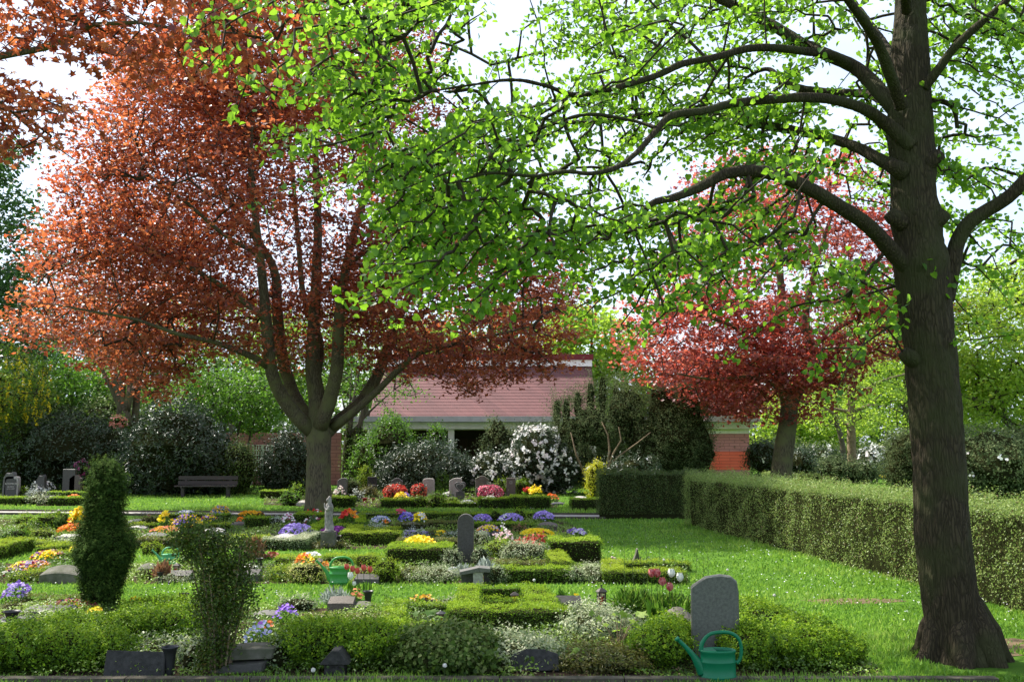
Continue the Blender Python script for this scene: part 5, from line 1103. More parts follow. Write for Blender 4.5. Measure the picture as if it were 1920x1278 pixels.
tuft('lily', 'yellow orange lilies behind the right end of the bright box hedge', 1006, 936, 24, 22, 24, M_green, tip=(fm('lil', YEL), .10, 3), dome=.3)
bed('orange flowers in a box right of the bright box hedge', 1023, 1048, 943, 14, ORA)
pillow('dark stone kerb right of the bright box hedge', 1034, 1060, 947, 6, M_granite_d)
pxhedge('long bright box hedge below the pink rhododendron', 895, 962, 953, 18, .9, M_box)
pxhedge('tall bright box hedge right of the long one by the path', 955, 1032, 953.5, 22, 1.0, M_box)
pxhedge('low box hedge in front of the heart stone', 833, 896, 952, 10, .5, M_box)
pxball('shrub', 'shaggy box shrub left of the heart stone', 770, 805, 952, 20, M_box, lump=.3)
pxball('shrub', 'shaggy box shrub with yellow green tips before the cone conifer', 800, 840, 952, 22, M_box, lump=.3)
pxball('fern', 'light green fern like clump before the sandy gravestone', 803, 836, 938, 16, M_green, tmpl='long')
pxhedge('square clipped box hedge holding yellow pansies behind the path', 712, 772, 952, 15, .9, M_box)
bed('yellow pansies in the square box hedge behind the path', 736, 765, 944, 17, YEL, ry=.25)
bed('pale lilac pansies beside the yellow ones behind the path', 755, 766, 942, 15, LAV, ry=.2)
bed('white pebbly plants before the heart stone', 862, 890, 947, 7, WHI, ry=.3)
pxhedge('box hedge at the foot of the short shaded hedge', 1076, 1122, 956, 20, .8, M_box)
pillow('flat pale stone behind the box hedge at the lawn corner', 1075, 1102, 938, 8, M_granite_l)
stone('white far gravestone seen under the linden beyond the hedge', 1705, 893, 14, 24, 'softrect', .2, M_granite_l)
stone('small grey far gravestone beyond the hedge', 1682 - 14, 893, 12, 18, 'rect', .2, M_granite)
bed('yellow flowers between the far gravestones', 1681, 1694, 893, 14, YEL, ry=.3)
bed('low yellow bed before the far gravestones', 1630, 1700, 897, 5, YEL, ry=.8, dens=.25)

# ================================================================== MIDDLE GRAVE ROWS
pxball('shrub', 'bright green low conifer mound nearest the path at the left', 60, 118, 982, 22, M_box, lump=.3)
pxball('shrub', 'dark green spreading bush left of the lantern post', 15, 62, 988, 22, M_box, lump=.3)
pxball('shrub', 'mid green bush behind the spiky dwarf plant', 45, 105, 992, 26, M_box, lump=.3)
lantern('small brown stone lantern near the path at the left', 110, 966, 9, 14, M_iron, six=False, cross=False)
tuft('dwarf_conifer', 'dark bluish spiky dwarf conifer beside the orange pansies', 116, 996, 32, 24, 240, M_cypress, dome=.4, cat='conifer')
tuft('daffodil', 'tall yellow blooms above red ones beside the columnar conifer', 143, 998, 42, 26, 26, M_green, tip=(fm('dafy', YEL), .09, 5), dome=.3)
tuft('begonia', 'red blooms below the tall yellow ones', 141, 998, 26, 18, 12, M_green, tip=(fm('begr', RED), .06, 5), dome=.3)
bed('orange pansies beside the columnar conifer', 92, 146, 1004, 18, ORA, ry=.45)
pillow('grey curved stone edging below the orange pansies', 101, 146, 1012, 10, M_granite_l)
pxball('euonymus', 'silver variegated mound below the grey curved stone', 84, 146, 1026, 14, M_vari, ry=.35)
pxball('shrub', 'bright green bush at the left edge of the middle row', -10, 38, 1020, 30, M_green)
pxball('shrub', 'golden green shrub right of the left edge bush', 24, 50, 1012, 30, M_boxy)
pxball('shrub', 'loose green shrub before the orange pansies', 45, 94, 1015, 22, M_boxy, lump=.35)
pxhedge('long yellow green box hedge at the left edge', -30, 95, 1028, 12, .4, M_boxy)
ring('yellow green box hedge running down the left edge', [(-20, 1048), (30, 1034)], .5, 25, M_boxy)
ring('curved yellow box hedge left of the columnar conifer', [(88, 1036), (120, 1030), (150, 1033)], .3, 12, M_boxy)
pxhedge('low yellow box hedge below the curved one beside the conifer', 88, 150, 1052, 16, .3, M_boxy)
bed('mixed yellow and violet pansies in the left bed', 40, 96, 1056, 20, MIX, ry=.4)
bed('golden yellow pansies right of the mixed ones in the left bed', 66, 94, 1058, 20, YEL, ry=.2)
bed('yellow pansies beside the columnar conifer', 118, 146, 1042, 16, YEL, ry=.25)
vase('brown clay pot with a pale rim left of the conifer', 121, 1060, 14, 12, M_granite_b, name='flower_pot')
vase('dark bowl with a pale rim among the left pansies', 100, 1048, 14, 10, M_iron, name='flower_pot')
bed('violet and yellow pansies at the far left edge', -8, 62, 1078, 22, MIX, ry=.45)
pxball('shrub', 'golden leaved low shrub in front of the far left pansies', -10, 76, 1094, 24, M_boxy, ry=.45)
pxball('shrub', 'fresh green low plant above the pillow stone', 62, 150, 1078, 22, M_green, ry=.5)
lantern('white candle lantern among the far left pansies', 9, 1082, 12, 14, M_granite_l, six=True, cross=False)
lantern('dark lantern cut by the left edge of the picture', 2, 1034, 14, 14, M_black, six=True, cross=False)
pillow('broad smooth pillow stone left of the columnar conifer', 72, 144, 1094, 31, M_mossy, curved=.22)

# columnar conifer
g = G(193, 1144); Yc = g[1] + .3; sc = S(Yc)
def cz(py): return P(193, py, Yc)[2]
xc = G(193, 1140)[0]
shrub('columnar_conifer', 'tall dark columnar thuja standing in the left foreground graves', [((P(195, 1010, Yc)[0] + dx * sc, Yc, cz(py)), (rx * .74 * sc, rx * .74 * sc, rz * sc)) for dx, py, rx, rz in ((0, 1080, 48, 62), (-6, 1030, 60, 52), (8, 1030, 60, 55), (0, 950, 42, 60), (0, 905, 38, 42), (-8, 985, 42, 50))], 60000, .032, M_cypress, tmpl='spray', cat='conifer', lump=.2, spread=.5, clump=14, cs=.86, up=1.2, csig=.022, depth=.05)

pillow('grey flat stone with light rim right of the conifer', 238, 264, 982, 9, M_granite_l)
pxball('shrub', 'bronze yellow low shrub behind the yellow chrysanthemum', 256, 292, 985, 18, M_boxb)
lantern('small red brown pot lantern near the path beside the bronze shrub', 279, 972, 9, 9, M_terra, six=False, cross=False)
pxhedge('long low box hedge along the path left of the big trunk', 300, 425, 977, 13, .45, M_box)
bed('tiny blue white flowers on the hedge along the path', 325, 362, 968, 9, WHI + BLU, ry=.2)
bed('rounded mound of yellow and grey blue pansies by the path', 386, 420, 974, 21, [(.75, .45, .02), (.4, .42, .55), (.2, .2, .35), (.8, .55, .05)], ry=.45)
bed('strip of orange and dark pansies by the path', 442, 490, 970, 10, [(.8, .35, .01), (.85, .5, .02), (.12, .03, .01)], ry=.3)
pxhedge('box hedge at right angles near the orange strip', 455, 500, 990, 20, .4, M_box)
pillow('brown grey stone before the orange strip', 430, 466, 987, 9, M_granite_b)
bed('spot of orange flowers on the brown grey stone', 441, 458, 984, 12, ORA, ry=.12)
bed('yellow chrysanthemum ball above dark leaves', 289, 314, 994, 28, YEL, ry=.25, fsize=.07)
bed('yellow pansies with violet ones in front right of the chrysanthemum', 308, 366, 1001, 29, YEL + PUR[1:2], ry=.5)
bed('brownish violet and yellow pansies behind the shrub top', 368, 402, 983, 14, MIX, ry=.25)
pxhedge('yellow box hedge below the brownish violet pansies', 366, 428, 995, 13, .3, M_boxy)
pillow('pale marble edging right of the conifer', 238, 272, 993, 7, M_granite_l)
pxhedge('thin yellow box hedge right of the conifer', 238, 290, 990, 8, .3, M_boxy)
bed('pink and orange pansies before the yellow violet bed', 272, 332, 1004, 14, [(.85, .4, .05), (.8, .25, .2), (.8, .55, .1)], ry=.3)
pillow('grey carved stone below the pink and orange pansies', 262, 308, 1011, 12, M_granite)
pillow('light blue grey stone behind the shrub top', 378, 418, 1003, 13, M_granite_l)
pxhedge('brownish box hedge above the round yellow green shrub', 253, 345, 1028, 18, .35, M_boxb)
pxball('shrub', 'round yellow green shrub beside the pale watering can', 256, 298, 1043, 26, M_boxy)
watering_can('pale green watering can half hidden behind the twiggy shrub', 316, 1062, 36, M_canp, rz=.3)
pxhedge('yellow green hedge seen right of the twiggy shrub top', 425, 500, 1020, 14, .35, M_boxy)
stone('small pointed wooden roof shaped stone behind the shrub', 452, 1012, 18, 12, 'spike', .1, M_mossy)
pxball('rock', 'dark rough rock with moss left of the red candle lantern', 242, 292, 1088, 22, M_ivy, n=200)
pillow('rough grey brown stone beside the dark rock', 252, 290, 1078, 20, M_mossy)
tuft('cut_flowers', 'orange brown withered bouquet in a dark vase', 303, 1090, 46, 34, 90, M_dead, dome=.5)
vase('dark vase below the withered orange bouquet', 300, 1092, 12, 20, M_black)
lantern('brown square lantern with a red candle right of the bouquet', 331, 1078, 17, 26, M_iron, M_candle, six=False, cross=False)
pxball('euonymus', 'white speckled low plant on the stone edge below the red candle', 284, 350, 1096, 18, M_vari, ry=.3)
pillow('dark granite edge behind the white speckled plant', 300, 356, 1090, 18, M_granite_d, curved=.0)
pxball('heather', 'white flowering heather behind the twiggy shrub at its right', 428, 480, 1078, 18, M_vari, flowers=(WF, .3))
pillow('dark granite block behind the twiggy shrub', 420, 484, 1090, 20, M_granite_d, curved=0)
tuft('dead_plant', 'tall reddish brown dead stems in a pot right of the twiggy shrub', 478, 1050, 55, 36, 160, M_dead, dome=.4, width=.05)
vase('black pot holding the reddish dead stems', 487, 1064, 13, 18, M_black, name='flower_pot')
bed('dark red leaved plant beside the black pot', 488, 518, 1050, 12, [(.22, .04, .02), (.3, .07, .03)], ry=.2)

pxhedge('dark box block in front of the big maple trunk', 547, 612, 984, 20, .8, M_box)
bed('few red tulip heads on the dark box block', 568, 602, 972, 15, RED + WHI[:1], ry=.2, dens=.25)
pxball('lavender', 'grey lavender cushion left of the white pansies', 494, 528, 988, 18, M_silver)
bed('white and wine pansies on a dark cushion', 523, 548, 990, 22, [(.8, .75, .75), (.35, .03, .12), (.75, .7, .72)], ry=.25)
bed('wine red and white pansies before the dark box block', 564, 600, 992, 20, [(.3, .02, .08), (.78, .7, .68), (.25, .02, .06), (.03, .08, .02)], ry=.25, dens=.5)
bed('big lavender blue pansy mound left of the statue', 511, 576, 1014, 26, LAV, ry=.6)
pillow('long curved grey stone below the lavender blue mound', 502, 562, 1016, 14, M_granite_l, curved=.5)
ring('variegated hedge curving round the lavender blue mound', [(508, 1030), (560, 1030), (585, 1016)], .35, 20, M_vari, cat='hedge')
ring('slanting box hedge behind the statue', [(580, 1010), (618, 988)], .35, 16, M_box)
pxhedge('box hedge right of the statue below the red orange begonias', 625, 668, 1000, 15, .3, M_box)
bed('purple flowers around the statue pedestal', 586, 652, 1012, 20, [(.22, .02, .22), (.3, .05, .3), (.15, .02, .16)], ry=.5)
pxball('shrub', 'low dark creeping plant at the foot of the pedestal', 578, 655, 1030, 13, M_boxb, ry=.3)
vase('black grave vase right of the statue pedestal', 634, 1024, 13, 20, M_black, saucer=True)
bed('bright red and orange begonias in a dark planter', 633, 668, 985, 24, RED[:2] + ORA[:2], ry=.25, fsize=.08)
stone('small grey block with domed top by the path', 661, 968, 10, 15, 'round', .15, M_mossy)
pxhedge('thin green hedge along the path right of the trunk', 672, 742, 976, 14, .4, M_box)
ring('left edge of the box frame round the blue and white flowers', [(676, 990), (676, 976)], .25, 12, M_box)
bed('small blue and white flowers in the box frame', 690, 728, 986, 15, [(.7, .72, .78), (.25, .3, .5), (.5, .5, .6)], ry=.35)
bed('little orange cluster beside the blue and white flowers', 714, 729, 986, 10, ORA, ry=.12)
pxball('heather', 'grey heather patch before the box frame', 684, 722, 997, 13, M_silver)
bed('deep violet pansies between pink and yellow ones', 743, 776, 988, 22, BLU, ry=.35)
bed('yellow and white pansies right of the deep violet ones', 770, 798, 988, 22, YEL + WHI[:1], ry=.35)
bed('pink cyclamen above the deep violet pansies', 738, 762, 975, 17, PNK, ry=.2)
pxhedge('box hedge framing the deep violet pansies', 742, 800, 994, 13, .25, M_boxb)
pillow('flat grey stone in the hedge below the violet pansies', 752, 786, 990, 11, M_granite)
ring('front of the square box frame right of the statue', [(660, 1020), (730, 1020)], .45, 24, M_boxy)
ring('back of the square box frame right of the statue', [(672, 1004), (738, 1004)], .3, 15, M_boxy)
ring('left side of the square box frame right of the statue', [(660, 1014), (668, 1000)], .32, 18, M_boxy)
pxhedge('long dark green hedge along the path behind the tall stone', 790, 1000, 975, 13, .5, M_box)
pxball('shrub', 'roundish green shrub on the path hedge', 914, 940, 980, 25, M_box, lump=.3)
pxball('shrub', 'second roundish green shrub at the right end of the path hedge', 958, 988, 981, 27, M_box, lump=.3)
pxhedge('brown green low hedge left of the tall round stone', 800, 858, 992, 14, .35, M_boxb)
pxball('lavender', 'grey violet lavender cushion right of the box frame', 752, 800, 1012, 18, M_silver, flowers=(fm('lavf', LAV), .2))
pxball('lavender', 'grey lavender ball left of the tall round stone', 830, 862, 1012, 14, M_silver)
bed('yellow pansies in the straw coloured bed', 812, 836, 1008, 12, YEL, ry=.2, dens=.5)
pxball('grass_plant', 'straw coloured grass between the lavender cushions', 790, 830, 1008, 14, M_boxb, tmpl='long')
pxhedge('reddish brown low hedge left of the tall round stone', 742, 862, 1029, 17, .35, M_boxb)
pxhedge('square dark box block carrying golden yellow pansies', 738, 830, 1064, 36, .9, M_box)
bed('golden yellow pansies on the square dark box block', 742, 818, 1050, 36, YEL, ry=.55, fsize=.055, dens=1.0)
pxball('shrub', 'light green loose plant right of the square dark box block', 808, 842, 1060, 32, M_green)
stone('tall dark gravestone with a round top standing among the middle graves', 872.5, 1058, 30, 92, 'round', .18, M_granite_d)
pxball('euonymus', 'cream variegated shrub left of the tall round stone', 826, 862, 1066, 38, M_vari)
pxball('euonymus', 'cream variegated shrub right of the tall round stone', 884, 918, 1062, 38, M_vari)
bed('blue violet pansies behind the tall round stone', 884, 922, 984, 16, BLU[2:] + LAV, ry=.4)
bed('lilac pansies left of the last path side mound', 933, 982, 984, 17, LAV + WHI[:1], ry=.4)
bed('bright lilac pansy mound at the right end of the row', 1000, 1043, 984, 21, LAV, ry=.5)
pillow('brown curved stone under the bright lilac mound', 1008, 1046, 991, 12, M_granite_b)
vase('small brown pot right of the curved stone', 1041, 1000, 9, 13, M_granite_b, name='flower_pot')
pxhedge('green hedge strip under the blue violet pansies', 884, 1003, 994, 13, .35, M_box)
pxball('heather', 'dusky pink heather ball below the hedge strip', 962, 990, 1000, 14, M_dead)
bed('mixed violet and orange pansies right of the tall round stone', 893, 938, 1004, 16, MIX, ry=.35)
pillow('grey block stone among the mixed pansies', 896, 918, 1007, 11, M_granite)
pillow('violet grey flat stone among the flower beds', 915, 945, 1005, 8, M_slate)
tuft('hyacinth', 'pink and white hyacinths left of the red wallflowers', 945, 1026, 34, 34, 42, M_green, tip=(fm('hyp', [(.8, .6, .58), (.8, .74, .7), (.75, .5, .5)]), .045, 3), dome=.4)
tuft('lupin', 'single white flower spike above the pink hyacinths', 944, 1022, 40, 6, 10, M_green, tip=(WF, .04, 2), dome=.1)
bed('bright yellow pansy band before the curved stone', 975, 1042, 1012, 17, YEL, ry=.5)
pillow('low light stone behind the yellow pansy band', 975, 1008, 1000, 6, M_granite_l)
tuft('wallflower', 'dark red wallflowers right of the hyacinths', 1010, 1030, 32, 46, 60, M_green, tip=(fm('walr', [(.35, .02, .015), (.45, .05, .03), (.4, .1, .05)]), .045, 3), dome=.4)
tuft('wallflower', 'brick red tulip like blooms above the variegated shrub', 985, 1042, 32, 56, 50, M_green, tip=(fm('walb', [(.4, .05, .03), (.5, .12, .06), (.35, .03, .02)]), .05, 3), dome=.4)
pxball('shrub', 'feathery lime green plant right of the tall round stone', 906, 962, 1046, 34, M_lime, tmpl='long')
pxball('euonymus', 'large silver variegated shrub before the brick red blooms', 935, 1048, 1060, 44, M_vari, ry=.5, lump=.3)
pxball('shrub', 'grey green shrub left of the feathery lime plant', 886, 918, 1024, 26, M_vari)
pxhedge('big cube of bright yellow green box at the corner of the lawn', 1036, 1122, 1057, 42, .8, M_box, leaf=.028)
pxball('shrub', 'loose box tuft at the right back of the big cube', 1098, 1130, 1030, 26, M_box)
bed('violet and white violas behind the big box cube', 1062, 1102, 1010, 16, PUR + WHI[:1], ry=.35, dens=.5)
pxball('shrub', 'yellow green leafy plants behind the big box cube', 1030, 1090, 1025, 20, M_lime)

# statue of a veiled woman
g = G(613.5, 1029); Ys = g[1] + .12; s1 = S(Ys)
st = thing('madonna_statue', 'weathered stone statue of a veiled woman on a grey pedestal', 'statue', (g[0], Ys, 0))
mb = MB(); mb.box((0, 0, 15.5 * s1), (13.2 * s1, .13, 15.5 * s1), taper=.92); mb.build('pedestal', M_mossy, st)
def PZ(v): return (31 + v) * s1
mb = MB(); V = []; k = 40
rows = [(0, 10, 9.5, 1), (3, 10, 9, 1), (4, 8.5, 8, 1.2), (8, 8.8, 7.5, 1), (14, 8.3, 7, .2), (22, 8.0, 6.5, -.2), (30, 7.8, 6.5, -.4), (38, 8.0, 6.6, 0), (44, 8.2, 6.4, .3), (48, 7.6, 6, .4), (51, 5.6, 5, .4), (53, 3.9, 4.4, .5), (55, 4.2, 4.6, .5), (58, 4.5, 4.8, .4), (61, 4.0, 4.2, .3), (63.5, 2.4, 2.6, .2), (64.5, .6, .6, .2)]
for z, rx, ry, cx in rows:
    for j in range(k):
        a = 2 * math.pi * j / k; f = 1 + (.10 if 4 < z < 48 else .03) * math.sin(a * 7 + z * .10) + (.05 if 4 < z < 44 else 0) * math.sin(a * 13 - z * .05)
        V.append(((cx + rx * .88 * f * math.cos(a)) * s1, ry * f * math.sin(a) * s1, PZ(z)))
mb.add(V, [[i * k + j, i * k + (j + 1) % k, (i + 1) * k + (j + 1) % k, (i + 1) * k + j] for i in range(len(rows) - 1) for j in range(k)] + [list(range(k))[::-1], [(len(rows) - 1) * k + j for j in range(k)]])
mb.ell((-2.4 * s1, -1.0 * s1, PZ(57.5)), (2.9 * s1, 3.1 * s1, 3.8 * s1), lump=.05)                       # face inside the veil
mb.ell((-5.2 * s1, -1.2 * s1, PZ(57)), (.8 * s1, .6 * s1, .8 * s1), 8, 6)
for sg in (-1, 1):
    pts, rs = catmull([(2 * s1, sg * 6 * s1, PZ(47)), (-1 * s1, sg * 7 * s1, PZ(40)), (-6 * s1, sg * 3 * s1, PZ(42)), (-8.4 * s1, sg * .8 * s1, PZ(48)), (-8.6 * s1, sg * .6 * s1, PZ(52))], [3 * s1, 2.8 * s1, 2 * s1, 1.2 * s1, .6 * s1], .02); mb.tube(pts, rs, 10)
mb.build('figure', M_statue, st, smooth=True)

# ================================================================== SECOND ROW FROM THE FRONT
pxball('shrub', 'yellow green box bush left of the variegated euonymus', 486, 545, 1092, 30, M_boxy, ry=.5)
pxhedge('yellow box hedge behind the square candle lantern', 512, 600, 1062, 16, .35, M_boxy)
bed('white and pale blue pansies left of the square lantern', 552, 598, 1060, 20, WHI, ry=.3)
bed('orange pansies above the variegated euonymus', 545, 580, 1070, 26, ORA + YEL[:1], ry=.3)
bed('orange tulip like blooms beside the green can spout', 590, 614, 1076, 20, ORA, ry=.15, dens=.5)
pxball('euonymus', 'yellow cream variegated euonymus left of the light green watering can', 527, 606, 1096, 40, leafmat('yellow_vari', [(.07, .11, .01), (.18, .24, .03), (.4, .4, .12), (.5, .45, .2)]), lump=.28)
vase('dark green pointed vase on the hedge left of the white pansies', 548, 1056, 15, 13, M_black)
lantern('square brown lantern with red glass behind the green can', 598, 1074, 19, 32, M_granite_b, M_redglass, six=False, cross=False)
watering_can('light green watering can standing behind the red tulips', 636, 1097, 52, M_canl, rz=.0)
pxhedge('yellow green hedge behind the light green watering can', 604, 700, 1058, 15, .35, M_boxy)
pxball('shrub', 'bronze yellow shrub behind the red tulips', 655, 715, 1066, 28, M_boxy)
pillow('dark granite planter edge behind the red tulips', 664, 710, 1096, 17, M_granite_d, curved=0)
pxball('dead_plant', 'brown dried plant in the dark planter', 666, 706, 1088, 24, M_dead)
pxball('box_bush', 'rounded yellow green box bush right of the red tulips', 691, 749, 1095, 48, M_boxy, cat='shrub')
M_tulr = solid('red_tulip', (.55, .02, .03), (.75, .25, .2), scale=18, rough=.5); M_tulw = solid('white_tulip', (.85, .85, .8), (.78, .8, .72), scale=8, rough=.5); M_tuld = solid('wine_tulip', (.40, .01, .03), (.70, .30, .3), scale=30, rough=.5)
for i, (x, ty, dx, lb) in enumerate(((652, 1068, -2, 'leftmost red tulip before the light green can'), (660, 1072, 1, 'second red tulip before the light green can'), (672, 1076, -2, 'third red tulip right of the light green can'), (682, 1070, 0, 'fourth red tulip right of the light green can'), (693, 1073, 1, 'rightmost red tulip before the yellow green bush'))):
    stalkflower(lb, x, 1112, ty, dx, None, M_tulr, size=.062)
stalkflower('white tulip in front of the light green can', 658, 1122, 1086, -1, None, M_tulw, size=.07)
stalkflower('drooping white tulip low beside the light green can', 663, 1122, 1098, 1, None, M_tulw, size=.045)
pxball('euonymus', 'long light variegated ground shrub left of the stone table', 745, 862, 1096, 30, M_vari, ry=.6)
pxball('heather', 'straw pink heather among the variegated ground shrub', 742, 790, 1090, 26, M_boxb)
tuft('silver_ragwort', 'silver leaved ragwort behind the stone table', 868, 1082, 30, 40, 70, M_silver, dome=.4, width=.2)
tuft('silver_ragwort', 'silver leaved ragwort right of the tall round stone foot', 910, 1076, 36, 40, 70, M_silver, dome=.4, width=.2)
bed('white gravel like blossoms beside the stone table', 832, 862, 1078, 10, WHI, ry=.3)
# stone table
g = G(890, 1097); s1 = S(g[1]); tb = thing('stone_bench', 'grey stone slab on a block foot like a low table', 'stone', (g[0], g[1] + .12, 0), rz=0)
mb = MB(); mb.prism([(-28 * s1, 19 * s1), (8 * s1, 25 * s1), (8 * s1, 33 * s1), (-28 * s1, 25 * s1)], -.16, .12, bev=.006); mb.prism([(8.1 * s1, 25 * s1), (28 * s1, 24 * s1), (28 * s1, 31 * s1), (8.1 * s1, 33 * s1)], -.16, .12, bev=.006); mb.build('slab', M_granite, tb)
mb = MB(); mb.box((6 * s1, -.05, 12 * s1), (9 * s1, .08, 12 * s1)); mb.build('foot', M_granite_l, tb)
mb = MB(); mb.box((-14 * s1, .12, 9.5 * s1), (12 * s1, .05, 9.5 * s1)); mb.build('side_stone', M_granite_d, tb)
mb = MB(); mb.box((22 * s1, .1, 12 * s1), (6 * s1, .06, 12 * s1)); mb.build('side_stone', M_granite_d, tb)
pxball('euonymus', 'light variegated shrub right of the stone table', 914, 948, 1096, 38, M_vari)
ring('front of the bright box frame right of the stone table', [(948, 1090), (1050, 1090)], .36, 26, M_box)
ring('back of the bright box frame right of the stone table', [(945, 1070), (1035, 1070)], .26, 18, M_boxb)
ring('right side of the bright box frame', [(1052, 1084), (1040, 1064)], .30, 32, M_boxy)
pxball('euonymus', 'silver variegated shrub around the small round lantern', 1052, 1100, 1094, 30, M_vari)
pxball('euonymus', 'silver variegated shrub left of the right hand box frame', 1090, 1150, 1094, 34, M_vari, ry=.5)
lantern('small pale round lantern in the silver variegated shrub', 1078, 1082, 15, 22, M_granite_b, M_candle, cross=False)
tuft('heuchera', 'reddish leaved plant behind the silver shrub', 1102, 1072, 16, 26, 40, M_dead, dome=.4)
vase('dark bowl behind the silver shrub', 1122, 1072, 16, 8, M_black, name='flower_pot')
vase('dark pot right of the big box cube foot', 1056, 1072, 15, 12, M_black, name='flower_pot')
ring('front of the right hand yellow box frame', [(1150, 1092), (1260, 1092)], .34, 24, M_boxy)
ring('back of the right hand yellow box frame', [(1145, 1070), (1276, 1070)], .28, 18, M_boxy)
ring('left side of the right hand yellow box frame', [(1150, 1086), (1148, 1074)], .34, 22, M_boxy)
vase('flat dark bronze bowl in the right hand box frame', 1190, 1076, 20, 7, M_iron, name='flower_pot')
g = G(1154, 1062); dv_ = thing('stone_doves', 'pale stone pair of doves beside the pointed stone', 'ornament', tuple(g)); s1 = S(g[1])
mb = MB(); mb.ell((0, 0, 6 * s1), (11 * s1, .05, 6 * s1), lump=.3, zmin=0); mb.ell((-2 * s1, 0, 12 * s1), (5 * s1, .035, 6 * s1), lump=.2); mb.ell((-6 * s1, 0, 17 * s1), (2.6 * s1, .03, 2.6 * s1)); mb.ell((5 * s1, 0, 11 * s1), (5 * s1, .03, 3.5 * s1), lump=.3); mb.build('birds', M_pinkst, dv_, smooth=True)
stone('small pointed upright stone like a menhir at the lawn edge', 1195, 1062, 22, 33, 'spike', .14, M_mossy, name='standing_stone', cat='stone')

# ================================================================== FRONT ROW
bed('pale purple pansy mound at the left edge', -12, 25, 1140, 40, LAV + PUR[1:], ry=.3)
pxball('shrub', 'low brownish plant under the purple mound', -14, 34, 1152, 22, M_boxb)
ring('thin brownish box hedge behind the dark mixed pansies', [(50, 1132), (142, 1130)], .2, 14, M_boxb)
bed('dark red, violet and yellow pansies left of the conifer foot', 58, 168, 1148, 20, [(.25, .01, .03), (.35, .03, .08), (.12, .06, .4), (.7, .45, .05), (.5, .1, .12)], ry=.3, dens=.6)
bed('yellow pansies at the foot of the columnar conifer', 152, 178, 1158, 16, YEL, ry=.15, dens=.6)
pillow('dark grave edging below the dark mixed pansies', 36, 118, 1158, 18, M_granite_d, curved=.05)
vase('black grave vase at the left edge', 21, 1178, 30, 32, M_black, saucer=True)
pillow('dark stone rim behind the left edge vase', -10, 50, 1176, 16, M_granite_d, curved=0)
vase('dark grey vase left of the twiggy shrub', 343, 1146, 21, 33, M_slate, saucer=True)
bed('small yellow primrose behind the front box hedge', 238, 258, 1140, 18, YEL, ry=.1, dens=.4)
pxball('heather', 'dark reddish heather right of the conifer foot', 218, 262, 1150, 22, M_boxb)
def bh(label, ells, n, size=.026, mat=None, hs=.80, **k):
    ells = [(e[0], e[1], e[2], e[3] * hs, e[4], e[5] * hs) for e in ells]
    return shrub('box_bush', label, [((lambda q: (q[0] , q[1] + e[4], e[3]))(G(e[0], e[1])), (e[2] * S(G(e[0], e[1])[1]), e[4], e[5])) for e in ells], n, size, mat or M_box, lump=.32, clump=9, cs=.72, csig=.02, **k)
# (px, py of the front foot, half width px, centre height m, half depth m, half height m)
bh('big shaggy box bush filling the lower left corner', [(60, 1268, 110, .22, .42, .24), (150, 1262, 62, .18, .38, .22), (-20, 1268, 70, .24, .4, .25)], 30000, .026, M_box, hs=.70)
bh('box hedge bending behind the lower left bush', [(120, 1218, 90, .16, .25, .18), (215, 1210, 60, .16, .25, .18)], 15000, .026, M_box)
bh('bright green box bush left of the twiggy shrub', [(290, 1206, 62, .17, .32, .20), (245, 1206, 45, .15, .3, .19), (330, 1195, 35, .14, .3, .18)], 15000, .026, M_box)
bh('low bright box at the back right of the twiggy shrub vase', [(280, 1158, 60, .10, .2, .14), (320, 1160, 35, .10, .2, .14)], 6000, .026, M_box)
pxball('euonymus', 'white variegated ground shrub behind the lower left plaque', 186, 345, 1248, 42, M_vari, ry=.45, size=.034, lump=.3)
pxball('euonymus', 'cream variegated sprigs right of the tall black vase', 318, 385, 1262, 55, M_vari, ry=.3, size=.034, lump=.35)
g = G(247, 1274); s1 = S(g[1]); mb = MB(); mb.prism([(-55 * s1, 0), (55 * s1, 0), (53 * s1, 46 * s1), (-54 * s1, 50 * s1)], -.03, .03, bev=.008); o = mb.build('grave_plaque', M_slate); o.location = (g[0], g[1] + .05, 0); o.rotation_euler = (R(-14), 0, R(2)); tag(o, 'leaning dark slate plaque in the lower left foreground', 'gravestone')
vase('tall black grave vase right of the slate plaque', 317, 1268, 30, 54, M_black)
g = G(450, 1266); s1 = S(g[1]); lb_ = thing('layered_stone', 'dark lying stone of two slabs at the foot of the twiggy shrub', 'stone', (g[0], g[1] + .15, 0))
mb = MB(); mb.prism([(-42 * s1, 22 * s1), (52 * s1, 26 * s1), (56 * s1, 44 * s1), (-20 * s1, 42 * s1), (-40 * s1, 38 * s1)], -.06, .26, bev=.012); mb.build('upper_slab', M_mossy, lb_)
mb = MB(); mb.prism([(-60 * s1, 0), (40 * s1, 4 * s1), (44 * s1, 22 * s1), (-25 * s1, 18 * s1), (-56 * s1, 8 * s1)], -.12, .1, bev=.02); mb.build('lower_slab', M_granite_d, lb_)
